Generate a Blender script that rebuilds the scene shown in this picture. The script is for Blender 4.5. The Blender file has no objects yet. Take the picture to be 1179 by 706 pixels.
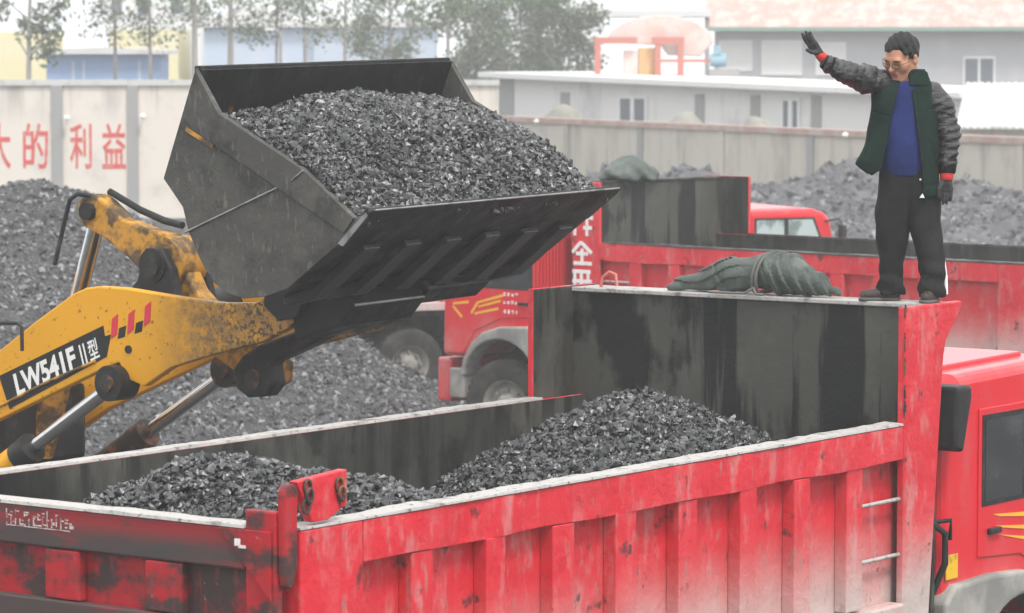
import bpy, bmesh, math, random
import numpy as np
from mathutils import Vector, Matrix
from mathutils import noise as mnoise
random.seed(7); RNG = np.random.default_rng(7)
SC = bpy.context.scene; COL = SC.collection
PI = math.pi; R = math.radians

# ------------------------------------------------------------------ camera, world, sun, exposure
CAM_Z = 5.03
cd = bpy.data.cameras.new('camera'); cam = bpy.data.objects.new('camera', cd); COL.objects.link(cam)
cam.location = (0, 0, CAM_Z); cam.rotation_euler = (R(90 - 4.205), 0, 0)
cd.sensor_width = 36; cd.lens = 121.7; cd.clip_start = 0.1; cd.clip_end = 2000
SC.camera = cam
cd.dof.use_dof = True; cd.dof.focus_distance = 21.5; cd.dof.aperture_fstop = 5.0
SUN_EL, SUN_AZ = 58, 150          # azimuth: degrees clockwise from +Y (150 = behind the camera, to the right)
w = bpy.data.worlds.new('World'); SC.world = w; w.use_nodes = True
nt = w.node_tree; nt.nodes.clear()
sky = nt.nodes.new('ShaderNodeTexSky'); sky.sky_type = 'NISHITA'; sky.sun_disc = False
sky.sun_elevation = R(SUN_EL); sky.sun_rotation = R(SUN_AZ); sky.air_density = 1.0; sky.dust_density = 4.0
hsv = nt.nodes.new('ShaderNodeHueSaturation'); hsv.inputs['Saturation'].default_value = 0.22
mx = nt.nodes.new('ShaderNodeMix'); mx.data_type = 'RGBA'; mx.inputs[0].default_value = 0.75
mx.inputs[7].default_value = (8.4, 8.6, 8.8, 1)       # the even grey-white of an overcast sky
bg = nt.nodes.new('ShaderNodeBackground'); bg.inputs['Strength'].default_value = 0.12
wo = nt.nodes.new('ShaderNodeOutputWorld')
nt.links.new(sky.outputs[0], hsv.inputs['Color']); nt.links.new(hsv.outputs[0], mx.inputs[6])
nt.links.new(mx.outputs[2], bg.inputs['Color']); nt.links.new(bg.outputs[0], wo.inputs['Surface'])
sd = bpy.data.lights.new('sun', 'SUN'); sd.energy = 1.5; sd.angle = R(12); sd.color = (1, .96, .9)
sun = bpy.data.objects.new('sun', sd); COL.objects.link(sun)
_d = Vector((math.sin(R(SUN_AZ)) * math.cos(R(SUN_EL)), math.cos(R(SUN_AZ)) * math.cos(R(SUN_EL)), math.sin(R(SUN_EL))))
sun.rotation_euler = _d.to_track_quat('Z', 'Y').to_euler(); sun.location = (20, -20, 40)
SC.view_settings.view_transform = 'Standard'; SC.view_settings.look = 'None'
SC.view_settings.exposure = 0.8; SC.view_settings.gamma = 1; SC.view_settings.use_curve_mapping = False
HAZE_DENSITY = 0.0018

# ------------------------------------------------------------------ small helpers
def tag(o, label=None, cat=None, group=None, kind=None):
    if label: o['label'] = label
    if cat: o['category'] = cat
    if group: o['group'] = group
    if kind: o['kind'] = kind
    return o
def empty(name, loc, rz=0.0):
    o = bpy.data.objects.new(name, None); COL.objects.link(o)
    o.location = loc; o.rotation_euler = (0, 0, rz); o.empty_display_size = .3
    return o
class MB:
    """collects shapes, builds ONE mesh object"""
    def __init__(s): s.v = []; s.f = []; s.sm = []
    def add(s, vs, fs, smooth=False):
        n = len(s.v); s.v += [tuple(map(float, q)) for q in vs]
        for q in fs: s.f.append([i + n for i in q]); s.sm.append(smooth)
    def box(s, x0, x1, y0, y1, z0, z1):
        s.add([(x0,y0,z0),(x1,y0,z0),(x1,y1,z0),(x0,y1,z0),(x0,y0,z1),(x1,y0,z1),(x1,y1,z1),(x0,y1,z1)],
              [(0,3,2,1),(4,5,6,7),(0,1,5,4),(1,2,6,5),(2,3,7,6),(3,0,4,7)]); return s
    def prism(s, pts, a0, a1, axis='y'):
        """polygon pts in the two other axes, extruded along axis"""
        if a0 > a1: a0, a1 = a1, a0
        n = len(pts)
        area = sum(pts[i][0]*pts[(i+1)%n][1]-pts[(i+1)%n][0]*pts[i][1] for i in range(n))
        if area < 0: pts = pts[::-1]
        def mk(p, a):
            return {'y': (p[0], a, p[1]), 'x': (a, p[0], p[1]), 'z': (p[0], p[1], a)}[axis]
        vs = [mk(p, a0) for p in pts] + [mk(p, a1) for p in pts]
        lo = list(range(n)); hi = list(range(n, 2*n))
        if axis == 'y': fs = [lo, hi[::-1]]; fs += [(i, i+n, (i+1)%n+n, (i+1)%n) for i in range(n)]
        else: fs = [lo[::-1], hi]; fs += [(i, (i+1)%n, (i+1)%n+n, i+n) for i in range(n)]
        s.add(vs, fs); return s
    def tube(s, pts, rad, seg=10, cap=True):
        pts = [Vector(p) for p in pts]; n = len(pts)
        rad = rad if isinstance(rad, (list, tuple)) else [rad]*n
        rings = []; up = None
        for i, p in enumerate(pts):
            d = (pts[min(i+1, n-1)] - pts[max(i-1, 0)]).normalized()
            if up is None:
                up = Vector((0,0,1)) if abs(d.z) < .9 else Vector((1,0,0))
            a = d.cross(up).normalized(); b = a.cross(d).normalized(); up = b
            rings.append([p + (a*math.cos(2*PI*k/seg) + b*math.sin(2*PI*k/seg))*rad[i] for k in range(seg)])
        vs = [q for r in rings for q in r]
        fs = [(i*seg+k, i*seg+(k+1)%seg, (i+1)*seg+(k+1)%seg, (i+1)*seg+k) for i in range(n-1) for k in range(seg)]
        s.add(vs, fs, True)
        if cap:
            s.add(rings[0], [list(range(seg))[::-1]]); s.add(rings[-1], [list(range(seg))])
        return s
    def cyl(s, p0, p1, r, seg=20): return s.tube([p0, p1], r, seg)
    def lathe(s, prof, c, axis='y', seg=32):
        """prof: (radius, offset along axis)"""
        vs = []
        for r, h in prof:
            for k in range(seg):
                a = 2*PI*k/seg
                if axis == 'y': vs.append((c[0]+r*math.cos(a), c[1]+h, c[2]+r*math.sin(a)))
                else: vs.append((c[0]+r*math.cos(a), c[1]+r*math.sin(a), c[2]+h))
        m = len(prof)
        s.add(vs, [(i*seg+k, i*seg+(k+1)%seg, (i+1)*seg+(k+1)%seg, (i+1)*seg+k) for i in range(m-1) for k in range(seg)], True)
        return s
    def build(s, name, mat, parent=None, bevel=0, seg=2):
        me = bpy.data.meshes.new(name); me.from_pydata(s.v, [], s.f); me.validate()
        bm = bmesh.new(); bm.from_mesh(me); bmesh.ops.recalc_face_normals(bm, faces=bm.faces); bm.to_mesh(me); bm.free()
        if len(me.polygons) == len(s.sm): me.polygons.foreach_set('use_smooth', s.sm)
        me.materials.append(mat)
        o = bpy.data.objects.new(name, me); COL.objects.link(o)
        if parent: o.parent = parent
        if bevel:
            b = o.modifiers.new('bevel', 'BEVEL'); b.width = bevel; b.segments = seg; b.limit_method = 'ANGLE'; b.angle_limit = R(40)
        return o
def np_mesh(name, V, F, mat, parent=None, smooth=False):
    """fast mesh from arrays; F has equal face sizes"""
    me = bpy.data.meshes.new(name); V = np.asarray(V, np.float32); F = np.asarray(F, np.int32)
    k = F.shape[1]
    me.vertices.add(len(V)); me.vertices.foreach_set('co', V.ravel())
    me.loops.add(F.size); me.loops.foreach_set('vertex_index', F.ravel())
    me.polygons.add(len(F)); me.polygons.foreach_set('loop_start', np.arange(0, F.size, k, dtype=np.int32))
    me.polygons.foreach_set('loop_total', np.full(len(F), k, np.int32))
    me.polygons.foreach_set('use_smooth', np.full(len(F), smooth, bool))
    me.update(calc_edges=True); me.validate()
    if mat: me.materials.append(mat)
    o = bpy.data.objects.new(name, me); COL.objects.link(o)
    if parent: o.parent = parent
    return o
def kids(o): return [c for c in bpy.data.objects if c.parent == o]
def copy_tree(o, parent=None):
    c = o.copy(); COL.objects.link(c)
    for key in ('label', 'category', 'group'):
        if parent is None and key in c: del c[key]
    if parent: c.parent = parent
    for ch in kids(o): copy_tree(ch, c)
    return c

# ------------------------------------------------------------------ materials
MATS = {}
def mat(name, base, rough=.6, metal=0.0, layers=(), bump=(), spec=.3, coat=0.0, island=None, coords='Object', rvar=0.0):
    """layers: dicts(color, scale(vec or float), lo, hi, amt, z=(z0,z1) fade: full at z0, none at z1)"""
    m = bpy.data.materials.new(name); m.use_nodes = True; t = m.node_tree; N = t.nodes; Lk = t.links
    b = N['Principled BSDF']; b.inputs['Roughness'].default_value = rough; b.inputs['Metallic'].default_value = metal
    b.inputs['Specular IOR Level'].default_value = spec; b.inputs['Coat Weight'].default_value = coat
    tc = N.new('ShaderNodeTexCoord')
    def noise_mask(scale, lo, hi, detail=6, dist=0.0):
        mp = N.new('ShaderNodeMapping'); Lk.new(tc.outputs[coords], mp.inputs[0])
        mp.inputs['Scale'].default_value = scale if isinstance(scale, (tuple, list)) else (scale,)*3
        mp.inputs['Location'].default_value = (random.uniform(0, 9),)*3
        nz = N.new('ShaderNodeTexNoise'); nz.inputs['Scale'].default_value = 1; nz.inputs['Detail'].default_value = detail
        nz.inputs['Roughness'].default_value = .6; nz.inputs['Distortion'].default_value = dist
        Lk.new(mp.outputs[0], nz.inputs[0])
        mr = N.new('ShaderNodeMapRange'); mr.inputs[1].default_value = lo; mr.inputs[2].default_value = hi
        mr.interpolation_type = 'SMOOTHSTEP'
        Lk.new(nz.outputs[0], mr.inputs[0]); return mr.outputs[0]
    col = N.new('ShaderNodeRGB'); col.outputs[0].default_value = (*base, 1); cur = col.outputs[0]
    def mixin(cur, color, fac, blend='MIX'):
        x = N.new('ShaderNodeMix'); x.data_type = 'RGBA'; x.blend_type = blend
        Lk.new(cur, x.inputs[6])
        if isinstance(color, tuple): x.inputs[7].default_value = (*color, 1)
        else: Lk.new(color, x.inputs[7])
        if isinstance(fac, float): x.inputs[0].default_value = fac
        else: Lk.new(fac, x.inputs[0])
        return x.outputs[2]
    def math_(op, a, bv):
        x = N.new('ShaderNodeMath'); x.operation = op; x.use_clamp = True
        for i, q in enumerate((a, bv)):
            if isinstance(q, (int, float)): x.inputs[i].default_value = q
            else: Lk.new(q, x.inputs[i])
        return x.outputs[0]
    if island:
        g = N.new('ShaderNodeNewGeometry'); cr = N.new('ShaderNodeValToRGB'); Lk.new(g.outputs['Random Per Island'], cr.inputs[0])
        e = cr.color_ramp.elements
        while len(e) < len(island): e.new(.5)
        for i, (p, c) in enumerate(island): e[i].position = p; e[i].color = (*c, 1)
        cur = cr.outputs[0]
    for l in layers:
        fac = noise_mask(l.get('scale', 3.0), l.get('lo', .4), l.get('hi', .7), l.get('detail', 6), l.get('dist', 0.0))
        if 'z' in l:
            sx = N.new('ShaderNodeSeparateXYZ'); Lk.new(tc.outputs[coords], sx.inputs[0])
            mr = N.new('ShaderNodeMapRange'); z0, z1 = l['z']
            if z0 < z1: mr.inputs[1].default_value = z0; mr.inputs[2].default_value = z1; mr.inputs[3].default_value = 1; mr.inputs[4].default_value = 0
            else: mr.inputs[1].default_value = z1; mr.inputs[2].default_value = z0; mr.inputs[3].default_value = 0; mr.inputs[4].default_value = 1
            mr.interpolation_type = 'SMOOTHSTEP'
            Lk.new(sx.outputs['XYZ'.index(l.get('axis', 'Z'))], mr.inputs[0])
            fac = math_('MULTIPLY', fac, mr.outputs[0])
        fac = math_('MULTIPLY', fac, l.get('amt', 1.0))
        cur = mixin(cur, l['color'], fac)
    Lk.new(cur, b.inputs['Base Color'])
    if rvar:
        f = noise_mask(4.0, .35, .65); x = N.new('ShaderNodeMapRange'); x.inputs[3].default_value = max(.05, rough-rvar); x.inputs[4].default_value = min(1, rough+rvar)
        Lk.new(f, x.inputs[0]); Lk.new(x.outputs[0], b.inputs['Roughness'])
    prev = None
    for sc, st, dist in bump:
        f = noise_mask(sc, 0.0, 1.0)
        bp = N.new('ShaderNodeBump'); bp.inputs['Strength'].default_value = st; bp.inputs['Distance'].default_value = dist
        Lk.new(f, bp.inputs['Height'])
        if prev: Lk.new(prev, bp.inputs['Normal'])
        prev = bp.outputs[0]
    if prev: Lk.new(prev, b.inputs['Normal'])
    MATS[name] = m; return m

RED = (.62, .022, .036); DUST = (.50, .44, .41); GRIME = (.035, .032, .03)
m_red = mat('red_paint', RED, .42, layers=[
    dict(color=(.50, .03, .04), scale=1.3, lo=.45, hi=.75, amt=.6),
    dict(color=(.66, .10, .11), scale=(5, 5, .8), lo=.48, hi=.75, amt=.45),
    dict(color=DUST, scale=(1.6, 1.6, .8), lo=.12, hi=.58, amt=.95, z=(1.55, 2.25)),
    dict(color=DUST, scale=(9, 9, 3), lo=.5, hi=.75, amt=.35),
    dict(color=GRIME, scale=6.0, lo=.62, hi=.70, amt=.8),
    dict(color=(.30, .20, .18), scale=(16, 16, 5), lo=.58, hi=.70, amt=.55), dict(color=(.05, .045, .04), scale=(45, 45, 30), lo=.66, hi=.72, amt=.7)], bump=[(2.2, .45, .05), (60.0, .08, .003)], rvar=.12)
m_redcab = mat('red_cab_paint', (.66, .018, .03), .28, layers=[
    dict(color=DUST, scale=(2, 2, 1.4), lo=.35, hi=.8, amt=.6, z=(1.2, 1.9)),
    dict(color=(.50, .13, .12), scale=(5, 5, 2.5), lo=.48, hi=.75, amt=.4), dict(color=(.2, .04, .04), scale=30.0, lo=.62, hi=.72, amt=.5)], coat=.3)
m_tail = mat('dirty_red_paint', (.42, .012, .02), .5, layers=[
    dict(color=GRIME, scale=(3, 3.5, 5), lo=.42, hi=.58, amt=.95, detail=9),
    dict(color=(.33, .05, .05), scale=(14, 14, 4), lo=.5, hi=.7, amt=.5),
    dict(color=DUST, scale=16.0, lo=.66, hi=.75, amt=.4)], bump=[(9.0, .3, .015), (70.0, .12, .003)])
m_tailbar = mat('sooty_red_bar', (.30, .02, .025), .5, layers=[
    dict(color=(.06, .05, .048), scale=(3, 1.2, 5), lo=.28, hi=.5, amt=.97, detail=9, z=(2.55, 2.70)),
    dict(color=(.06, .05, .05), scale=(5, 2, 9), lo=.5, hi=.62, amt=.8)], bump=[(9.0, .25, .01)])
m_steel_in = mat('coal_stained_steel', (.048, .047, .042), .55, spec=0.18, layers=[
    dict(color=(.018, .019, .018), scale=(3.2, 3.2, .35), lo=.46, hi=.60, amt=.92, detail=4),
    dict(color=(.12, .116, .10), scale=(1.4, 1.4, .7), lo=.48, hi=.68, amt=.7), dict(color=(.014, .014, .014), scale=(7, 7, .8), lo=.50, hi=.60, amt=.8, z=(2.72, 2.3)),
    dict(color=(.014, .014, .014), scale=2.6, lo=.54, hi=.66, amt=.8)], bump=[(5.0, .3, .02), (50.0, .1, .003)], rvar=.15)
m_headboard = mat('wet_streaked_headboard', (.066, .066, .058), .5, spec=.15, layers=[
    dict(color=(.10, .098, .086), scale=(2, 2, 1.2), lo=.5, hi=.7, amt=.6),
    dict(color=(.012, .013, .013), scale=(1, 4.2, .30), lo=.475, hi=.545, amt=.95, detail=5, dist=.25),
    dict(color=(.010, .011, .011), scale=(1, 1.6, .9), lo=.52, hi=.60, amt=.92, detail=7),
    dict(color=(.016, .016, .016), scale=(3, 9, 5), lo=.45, hi=.6, amt=.85, z=(2.45, 2.85))], bump=[(5.0, .3, .02), (50.0, .1, .003)], rvar=.15)
m_rim = mat('pale_rim', (.42, .40, .38), .6, layers=[
    dict(color=(.10, .095, .09), scale=7.0, lo=.54, hi=.70, amt=.8), dict(color=(.04, .04, .04), scale=26.0, lo=.58, hi=.68, amt=.8)], bump=[(18.0, .5, .02)])
m_black = mat('black_plastic', (.02, .02, .021), .5, spec=0.18, layers=[dict(color=(.09, .085, .08), scale=5.0, lo=.45, hi=.8, amt=.5)])
m_rubber = mat('tyre_rubber', (.035, .034, .033), .85, spec=0.08, layers=[dict(color=(.11, .10, .09), scale=4.0, lo=.4, hi=.75, amt=.6)], bump=[(20.0, .3, .02)])
m_rimw = mat('dusty_wheel_steel', (.24, .23, .21), .6, layers=[dict(color=(.08, .075, .07), scale=7.0, lo=.45, hi=.7, amt=.7)])
m_greyp = mat('grey_fender_plastic', (.20, .20, .19), .6, layers=[dict(color=(.46, .43, .39), scale=2.5, lo=.35, hi=.7, amt=.7)])
m_chassis = mat('dark_chassis_steel', (.03, .03, .03), .65, spec=0.18, layers=[dict(color=(.15, .13, .12), scale=3.0, lo=.45, hi=.8, amt=.6)])
m_glass = mat('dark_window_glass', (.03, .035, .037), .06, spec=.7, layers=[dict(color=(.16, .17, .17), scale=(1.5, 1.5, 3), lo=.45, hi=.8, amt=.5)])
m_glass_pale = mat('glass_with_sky_reflection', (.42, .50, .49), .1, spec=.7, layers=[dict(color=(.08, .11, .10), scale=(2.2, 2.2, 2), lo=.5, hi=.62, amt=.7)])  # pale base paints the sky reflected in the farthest cab's windows
m_yellowmark = mat('yellow_marking', (.78, .42, .03), .5)
m_reflector = mat('yellow_reflector', (.75, .45, .02), .4, layers=[dict(color=(.12, .09, .05), scale=9.0, lo=.5, hi=.7, amt=.7)])
m_white = mat('white_marking', (.78, .76, .74), .6, layers=[dict(color=(.5, .2, .2), scale=12.0, lo=.55, hi=.75, amt=.4)])
m_chalk = mat('worn_white_lettering', (.62, .55, .53), .8, layers=[dict(color=(.3, .05, .06), scale=30.0, lo=.45, hi=.6, amt=.8)])
m_lamp = mat('red_lamp_lens', (.55, .02, .02), .2)
m_yel = mat('loader_yellow_paint', (.74, .35, .012), .42, layers=[
    dict(color=(.26, .12, .03), scale=11.0, lo=.62, hi=.70, amt=.9, detail=9),
    dict(color=(.09, .06, .035), scale=26.0, lo=.64, hi=.70, amt=.9),
    dict(color=(.27, .155, .055), scale=(9, 9, 9), lo=.25, hi=.62, amt=.9, detail=12, z=(-2.0, -2.7), axis='X'),
    dict(color=(.04, .033, .026), scale=34.0, lo=.47, hi=.60, amt=.9, detail=12, z=(-1.6, -2.6), axis='X'),
    dict(color=(.05, .04, .03), scale=7.0, lo=.52, hi=.66, amt=.8, detail=12, z=(-1.5, -2.2), axis='X')], bump=[(5.0, .15, .01), (60.0, .1, .003)])
m_yeldirty = mat('dirty_yellow_paint', (.55, .27, .03), .6, layers=[
    dict(color=(.05, .04, .03), scale=6.0, lo=.44, hi=.58, amt=.93, detail=10),
    dict(color=(.20, .12, .05), scale=14.0, lo=.45, hi=.65, amt=.7)], bump=[(30.0, .3, .006)])
m_bucket = mat('bare_bucket_steel', (.070, .068, .062), .5, spec=0.18, layers=[
    dict(color=(.15, .145, .13), scale=1.6, lo=.45, hi=.75, amt=.6),
    dict(color=(.03, .03, .03), scale=4.0, lo=.5, hi=.68, amt=.75, detail=9), dict(color=(.17, .16, .145), scale=(30, 5, 9), lo=.56, hi=.68, amt=.6, detail=10),
    dict(color=(.22, .18, .14), scale=(12, 12, 3), lo=.64, hi=.76, amt=.55)], bump=[(6.0, .35, .02), (60.0, .15, .003)], rvar=.15)
m_bucketdark = mat('dark_bucket_steel', (.014, .0145, .015), .45, spec=0.18, layers=[
    dict(color=(.075, .075, .075), scale=(1, 5, 3), lo=.5, hi=.75, amt=.5),
    dict(color=(.25, .11, .03), scale=2.0, lo=.70, hi=.76, amt=.8)], bump=[(7.0, .4, .02), (60.0, .15, .003)], rvar=.15)
m_wear = mat('wear_bar_sheen_steel', (.02, .02, .021), .38, spec=.5, layers=[dict(color=(.07, .07, .07), scale=(2, 9, 4), lo=.5, hi=.68, amt=.7)], bump=[(20.0, .3, .01)])  # lighter tone and streaks paint the sheen on the bars
m_edge = mat('polished_steel_edge', (.35, .35, .35), .35, metal=.7, layers=[dict(color=(.05, .05, .05), scale=6.0, lo=.45, hi=.7, amt=.8)])
m_chrome = mat('chrome_rod', (.62, .63, .64), .18, metal=1.0, layers=[dict(color=(.25, .25, .25), scale=9.0, lo=.5, hi=.8, amt=.5)])
m_blackp = mat('black_machine_paint', (.022, .022, .023), .45, spec=0.18, layers=[dict(color=(.11, .10, .09), scale=7.0, lo=.5, hi=.75, amt=.5)], bump=[(40.0, .15, .003)])
m_rust = mat('rusty_black_steel', (.03, .028, .026), .6, layers=[dict(color=(.19, .075, .035), scale=8.0, lo=.48, hi=.62, amt=.9)])
m_decal = mat('black_decal', (.014, .014, .015), .4, layers=[dict(color=(.4, .2, .02), scale=30.0, lo=.68, hi=.74, amt=.5)])
m_decalw = mat('white_decal_lettering', (.8, .8, .78), .5)
m_decalr = mat('red_decal', (.62, .03, .06), .45)
_coal = [(0.0, (.010, .010, .011)), (.6, (.024, .024, .025)), (.9, (.055, .055, .056)), (1.0, (.15, .15, .15))]
m_coal = mat('coal_lumps', (.04, .04, .04), .27, island=_coal, spec=.9, bump=[(45.0, .35, .01)])
m_coalbase = mat('coal_fines', (.028, .028, .029), .55, spec=0.08, layers=[dict(color=(.09, .09, .09), scale=28.0, lo=.5, hi=.7, amt=.7)], bump=[(30.0, .9, .03)])
m_coalfar = mat('coal_lumps_far_paled', (.05, .05, .052), .5, island=[(0.0, (.04, .04, .043)), (.6, (.10, .101, .106)), (1.0, (.30, .30, .305))], bump=[(30.0, .35, .01)])  # lighter than the near coal, some distance haze put into the colour
m_coalfines = mat('grey_coal_fines', (.065, .065, .068), .8, layers=[dict(color=(.13, .13, .135), scale=16.0, lo=.45, hi=.65, amt=.8), dict(color=(.03, .03, .03), scale=5.0, lo=.5, hi=.65, amt=.6)], bump=[(18.0, .9, .05)])
m_coalhaze = mat('coal_lumps_haze_paled', (.1, .1, .1), .7, island=[(0.0, (.07, .07, .078)), (.7, (.13, .13, .14)), (1.0, (.30, .30, .30))], bump=[(20.0, .35, .02)])  # lumps paled: distance haze put into the coal colour
m_coalhazebed = mat('coal_bed_haze_paled', (.10, .10, .108), .9, layers=[dict(color=(.17, .17, .175), scale=2.2, lo=.45, hi=.65, amt=.7)], bump=[(9.0, .8, .06)])  # bed under the same heap, its colour lightened toward the haze
m_ground = mat('coal_dust_ground', (.055, .053, .052), .9, spec=0.08, layers=[dict(color=(.13, .125, .12), scale=.5, lo=.4, hi=.7, amt=.6), dict(color=(.03, .03, .03), scale=3.0, lo=.5, hi=.7, amt=.6)], bump=[(3.0, .4, .05)])
m_tarp = mat('green_canvas', (.075, .092, .080), .5, spec=.35, layers=[dict(color=(.20, .225, .20), scale=5.0, lo=.45, hi=.75, amt=.6), dict(color=(.02, .024, .02), scale=9.0, lo=.55, hi=.7, amt=.6)], bump=[(22.0, .5, .015), ((6, 30, 12), .4, .02)])
m_rope = mat('grey_rope', (.16, .165, .15), .9, bump=[(90.0, .6, .006)])
m_skin = mat('skin', (.50, .25, .155), .5, layers=[dict(color=(.40, .16, .10), scale=14.0, lo=.45, hi=.75, amt=.5)])
m_lips = mat('lip_skin', (.36, .13, .10), .45)
m_hair = mat('black_hair', (.012, .011, .011), .5, bump=[((120, 120, 25), .8, .01)])
m_jacket = mat('dark_green_felt', (.007, .019, .015), .85, spec=0.08, layers=[dict(color=(.012, .028, .022), scale=9.0, lo=.4, hi=.7, amt=.6)], bump=[(14.0, .25, .012), (160.0, .2, .002)])
m_sleeve = mat('grey_leather_sleeve', (.014, .014, .015), .30, layers=[dict(color=(.20, .20, .20), scale=(14, 14, 34), lo=.56, hi=.72, amt=.4, dist=1.0)], bump=[((9, 9, 24), .9, .025), (30.0, .3, .01)], spec=.6)  # pale streak layer paints highlights on the leather creases
m_cuff = mat('black_knit', (.012, .012, .013), .9, spec=0.08, bump=[(80.0, .4, .004)])
m_shirt = mat('blue_jersey', (.016, .026, .11), .8, spec=0.08, layers=[dict(color=(.024, .038, .15), scale=6.0, lo=.4, hi=.7, amt=.6)], bump=[(9.0, .35, .012)])
m_trouser = mat('black_tracksuit_cloth', (.015, .0155, .0165), .75, spec=.1, layers=[dict(color=(.028, .028, .03), scale=5.0, lo=.4, hi=.7, amt=.6)], bump=[((9, 9, 6), .5, .02)])
m_glove = mat('grey_work_glove', (.055, .055, .056), .8, spec=0.08, layers=[dict(color=(.02, .02, .02), scale=16.0, lo=.45, hi=.65, amt=.7)], bump=[(70.0, .5, .004)])
m_glovecuff = mat('red_knit_cuff', (.58, .045, .04), .85, bump=[((20, 20, 120), .5, .004)])
m_shoe = mat('dark_brown_shoe', (.035, .027, .025), .55, layers=[dict(color=(.22, .06, .05), scale=14.0, lo=.58, hi=.68, amt=.7), dict(color=(.16, .15, .14), scale=9.0, lo=.55, hi=.75, amt=.5)])
m_sole = mat('grey_shoe_sole', (.10, .095, .09), .8)
m_frame = mat('thin_metal_frame', (.10, .08, .07), .3, metal=.8)
m_lens = mat('spectacle_lens', (.75, .75, .75), .03); m_lens.node_tree.nodes['Principled BSDF'].inputs['Alpha'].default_value = .22
m_wallcream = mat('weathered_cream_render', (.70, .64, .57), .9, layers=[
    dict(color=(.28, .27, .26), scale=(2.2, 2.2, .25), lo=.45, hi=.72, amt=.85, z=(4.1, 2.6)),
    dict(color=(.40, .38, .35), scale=.8, lo=.5, hi=.75, amt=.5)])
m_wallgrey = mat('weathered_grey_concrete', (.55, .51, .44), .9, layers=[  # base lightened in place of distance haze
    dict(color=(.36, .31, .25), scale=(.7, .7, .5), lo=.5, hi=.7, amt=.6), 
    dict(color=(.24, .23, .21), scale=(1.6, 1.6, .2), lo=.48, hi=.72, amt=.75), dict(color=(.54, .51, .47), scale=.5, lo=.5, hi=.7, amt=.5)])
m_pillar = mat('dark_concrete', (.30, .30, .30), .9, layers=[dict(color=(.33, .32, .31), scale=1.5, lo=.4, hi=.7, amt=.6)])
m_coping = mat('pale_concrete', (.55, .55, .53), .9, layers=[dict(color=(.3, .29, .28), scale=3.0, lo=.5, hi=.7, amt=.6)])
m_copingred = mat('faded_brick_coping', (.42, .26, .22), .9, layers=[dict(color=(.5, .46, .42), scale=1.5, lo=.4, hi=.65, amt=.7)])
m_slogan = mat('faded_red_lettering', (.62, .07, .06), .9, layers=[dict(color=(.6, .45, .38), scale=7.0, lo=.5, hi=.72, amt=.6)])
m_whitewash = mat('whitewashed_wall', (.80, .79, .77), .9, layers=[dict(color=(.50, .49, .48), scale=(.8, .8, .35), lo=.5, hi=.7, amt=.7)])  # whitewash brightened to stand in for haze over the far building
m_roofslab = mat('white_roof_slab', (.74, .73, .72), .8, layers=[dict(color=(.42, .4, .38), scale=1.0, lo=.55, hi=.75, amt=.5)])
m_greywall = mat('grey_blue_render', (.46, .46, .48), .9, layers=[dict(color=(.56, .55, .55), scale=.7, lo=.45, hi=.7, amt=.6)])  # render colour lightened toward the haze
m_tiles = mat('red_roof_tiles', (.56, .33, .29), .9, layers=[dict(color=(.62, .54, .5), scale=(1.6, 1.6, 1.6), lo=.4, hi=.65, amt=.7), dict(color=(.42, .26, .23), scale=(4, 2, 2), lo=.52, hi=.7, amt=.6)], bump=[((6, 2, 2), .6, .08)])
m_gutter = mat('green_gutter', (.20, .34, .28), .7)
m_winframe = mat('white_window_frame', (.8, .8, .8), .6)
m_pane = mat('far_window_pane', (.11, .13, .16), .2)
m_boarded = mat('whitened_window_pane', (.78, .77, .75), .7)
m_yelwall = mat('pale_yellow_wall', (.78, .70, .40), .9, layers=[dict(color=(.8, .76, .6), scale=.5, lo=.4, hi=.7, amt=.6)])
m_blueshed = mat('blue_sheet_metal', (.30, .43, .68), .6, layers=[dict(color=(.4, .5, .7), scale=(2, 2, .2), lo=.4, hi=.7, amt=.5)])  # blue and yellow far paints paled toward the haze
m_paleblue = mat('pale_blue_sheet', (.50, .59, .72), .7, layers=[dict(color=(.6, .64, .7), scale=(1, 1, .3), lo=.4, hi=.7, amt=.6)])
m_whitewall = mat('white_plaster', (.8, .8, .79), .9, layers=[dict(color=(.66, .66, .66), scale=.6, lo=.5, hi=.7, amt=.5)])
m_gantry = mat('red_oxide_steel', (.50, .16, .12), .7, layers=[dict(color=(.4, .2, .16), scale=3.0, lo=.45, hi=.7, amt=.5)])
m_hopper = mat('dusty_pale_hopper', (.62, .55, .51), .8, layers=[dict(color=(.66, .36, .3), scale=1.2, lo=.45, hi=.65, amt=.6)])
m_orange = mat('faded_orange_sheet', (.60, .36, .16), .8)
m_bluedrum = mat('blue_motor_paint', (.22, .36, .44), .6)
m_leaf = mat('leaf_green', (.06, .10, .045), .8, island=[(0.0, (.07, .11, .055)), (.5, (.10, .14, .075)), (1.0, (.13, .15, .09))])  # leaf greens lightened to suggest the hazy distance
m_bark = mat('bark', (.30, .28, .26), .9, layers=[dict(color=(.42, .40, .38), scale=(8, 8, 2), lo=.45, hi=.7, amt=.7)])  # trunks paled too, haze mixed into the bark colour
m_cover = mat('dun_canvas_cover', (.24, .23, .20), .9, layers=[dict(color=(.33, .31, .27), scale=2.0, lo=.4, hi=.7, amt=.7)])
m_lampw = mat('white_lamp_housing', (.78, .78, .78), .5)

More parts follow.
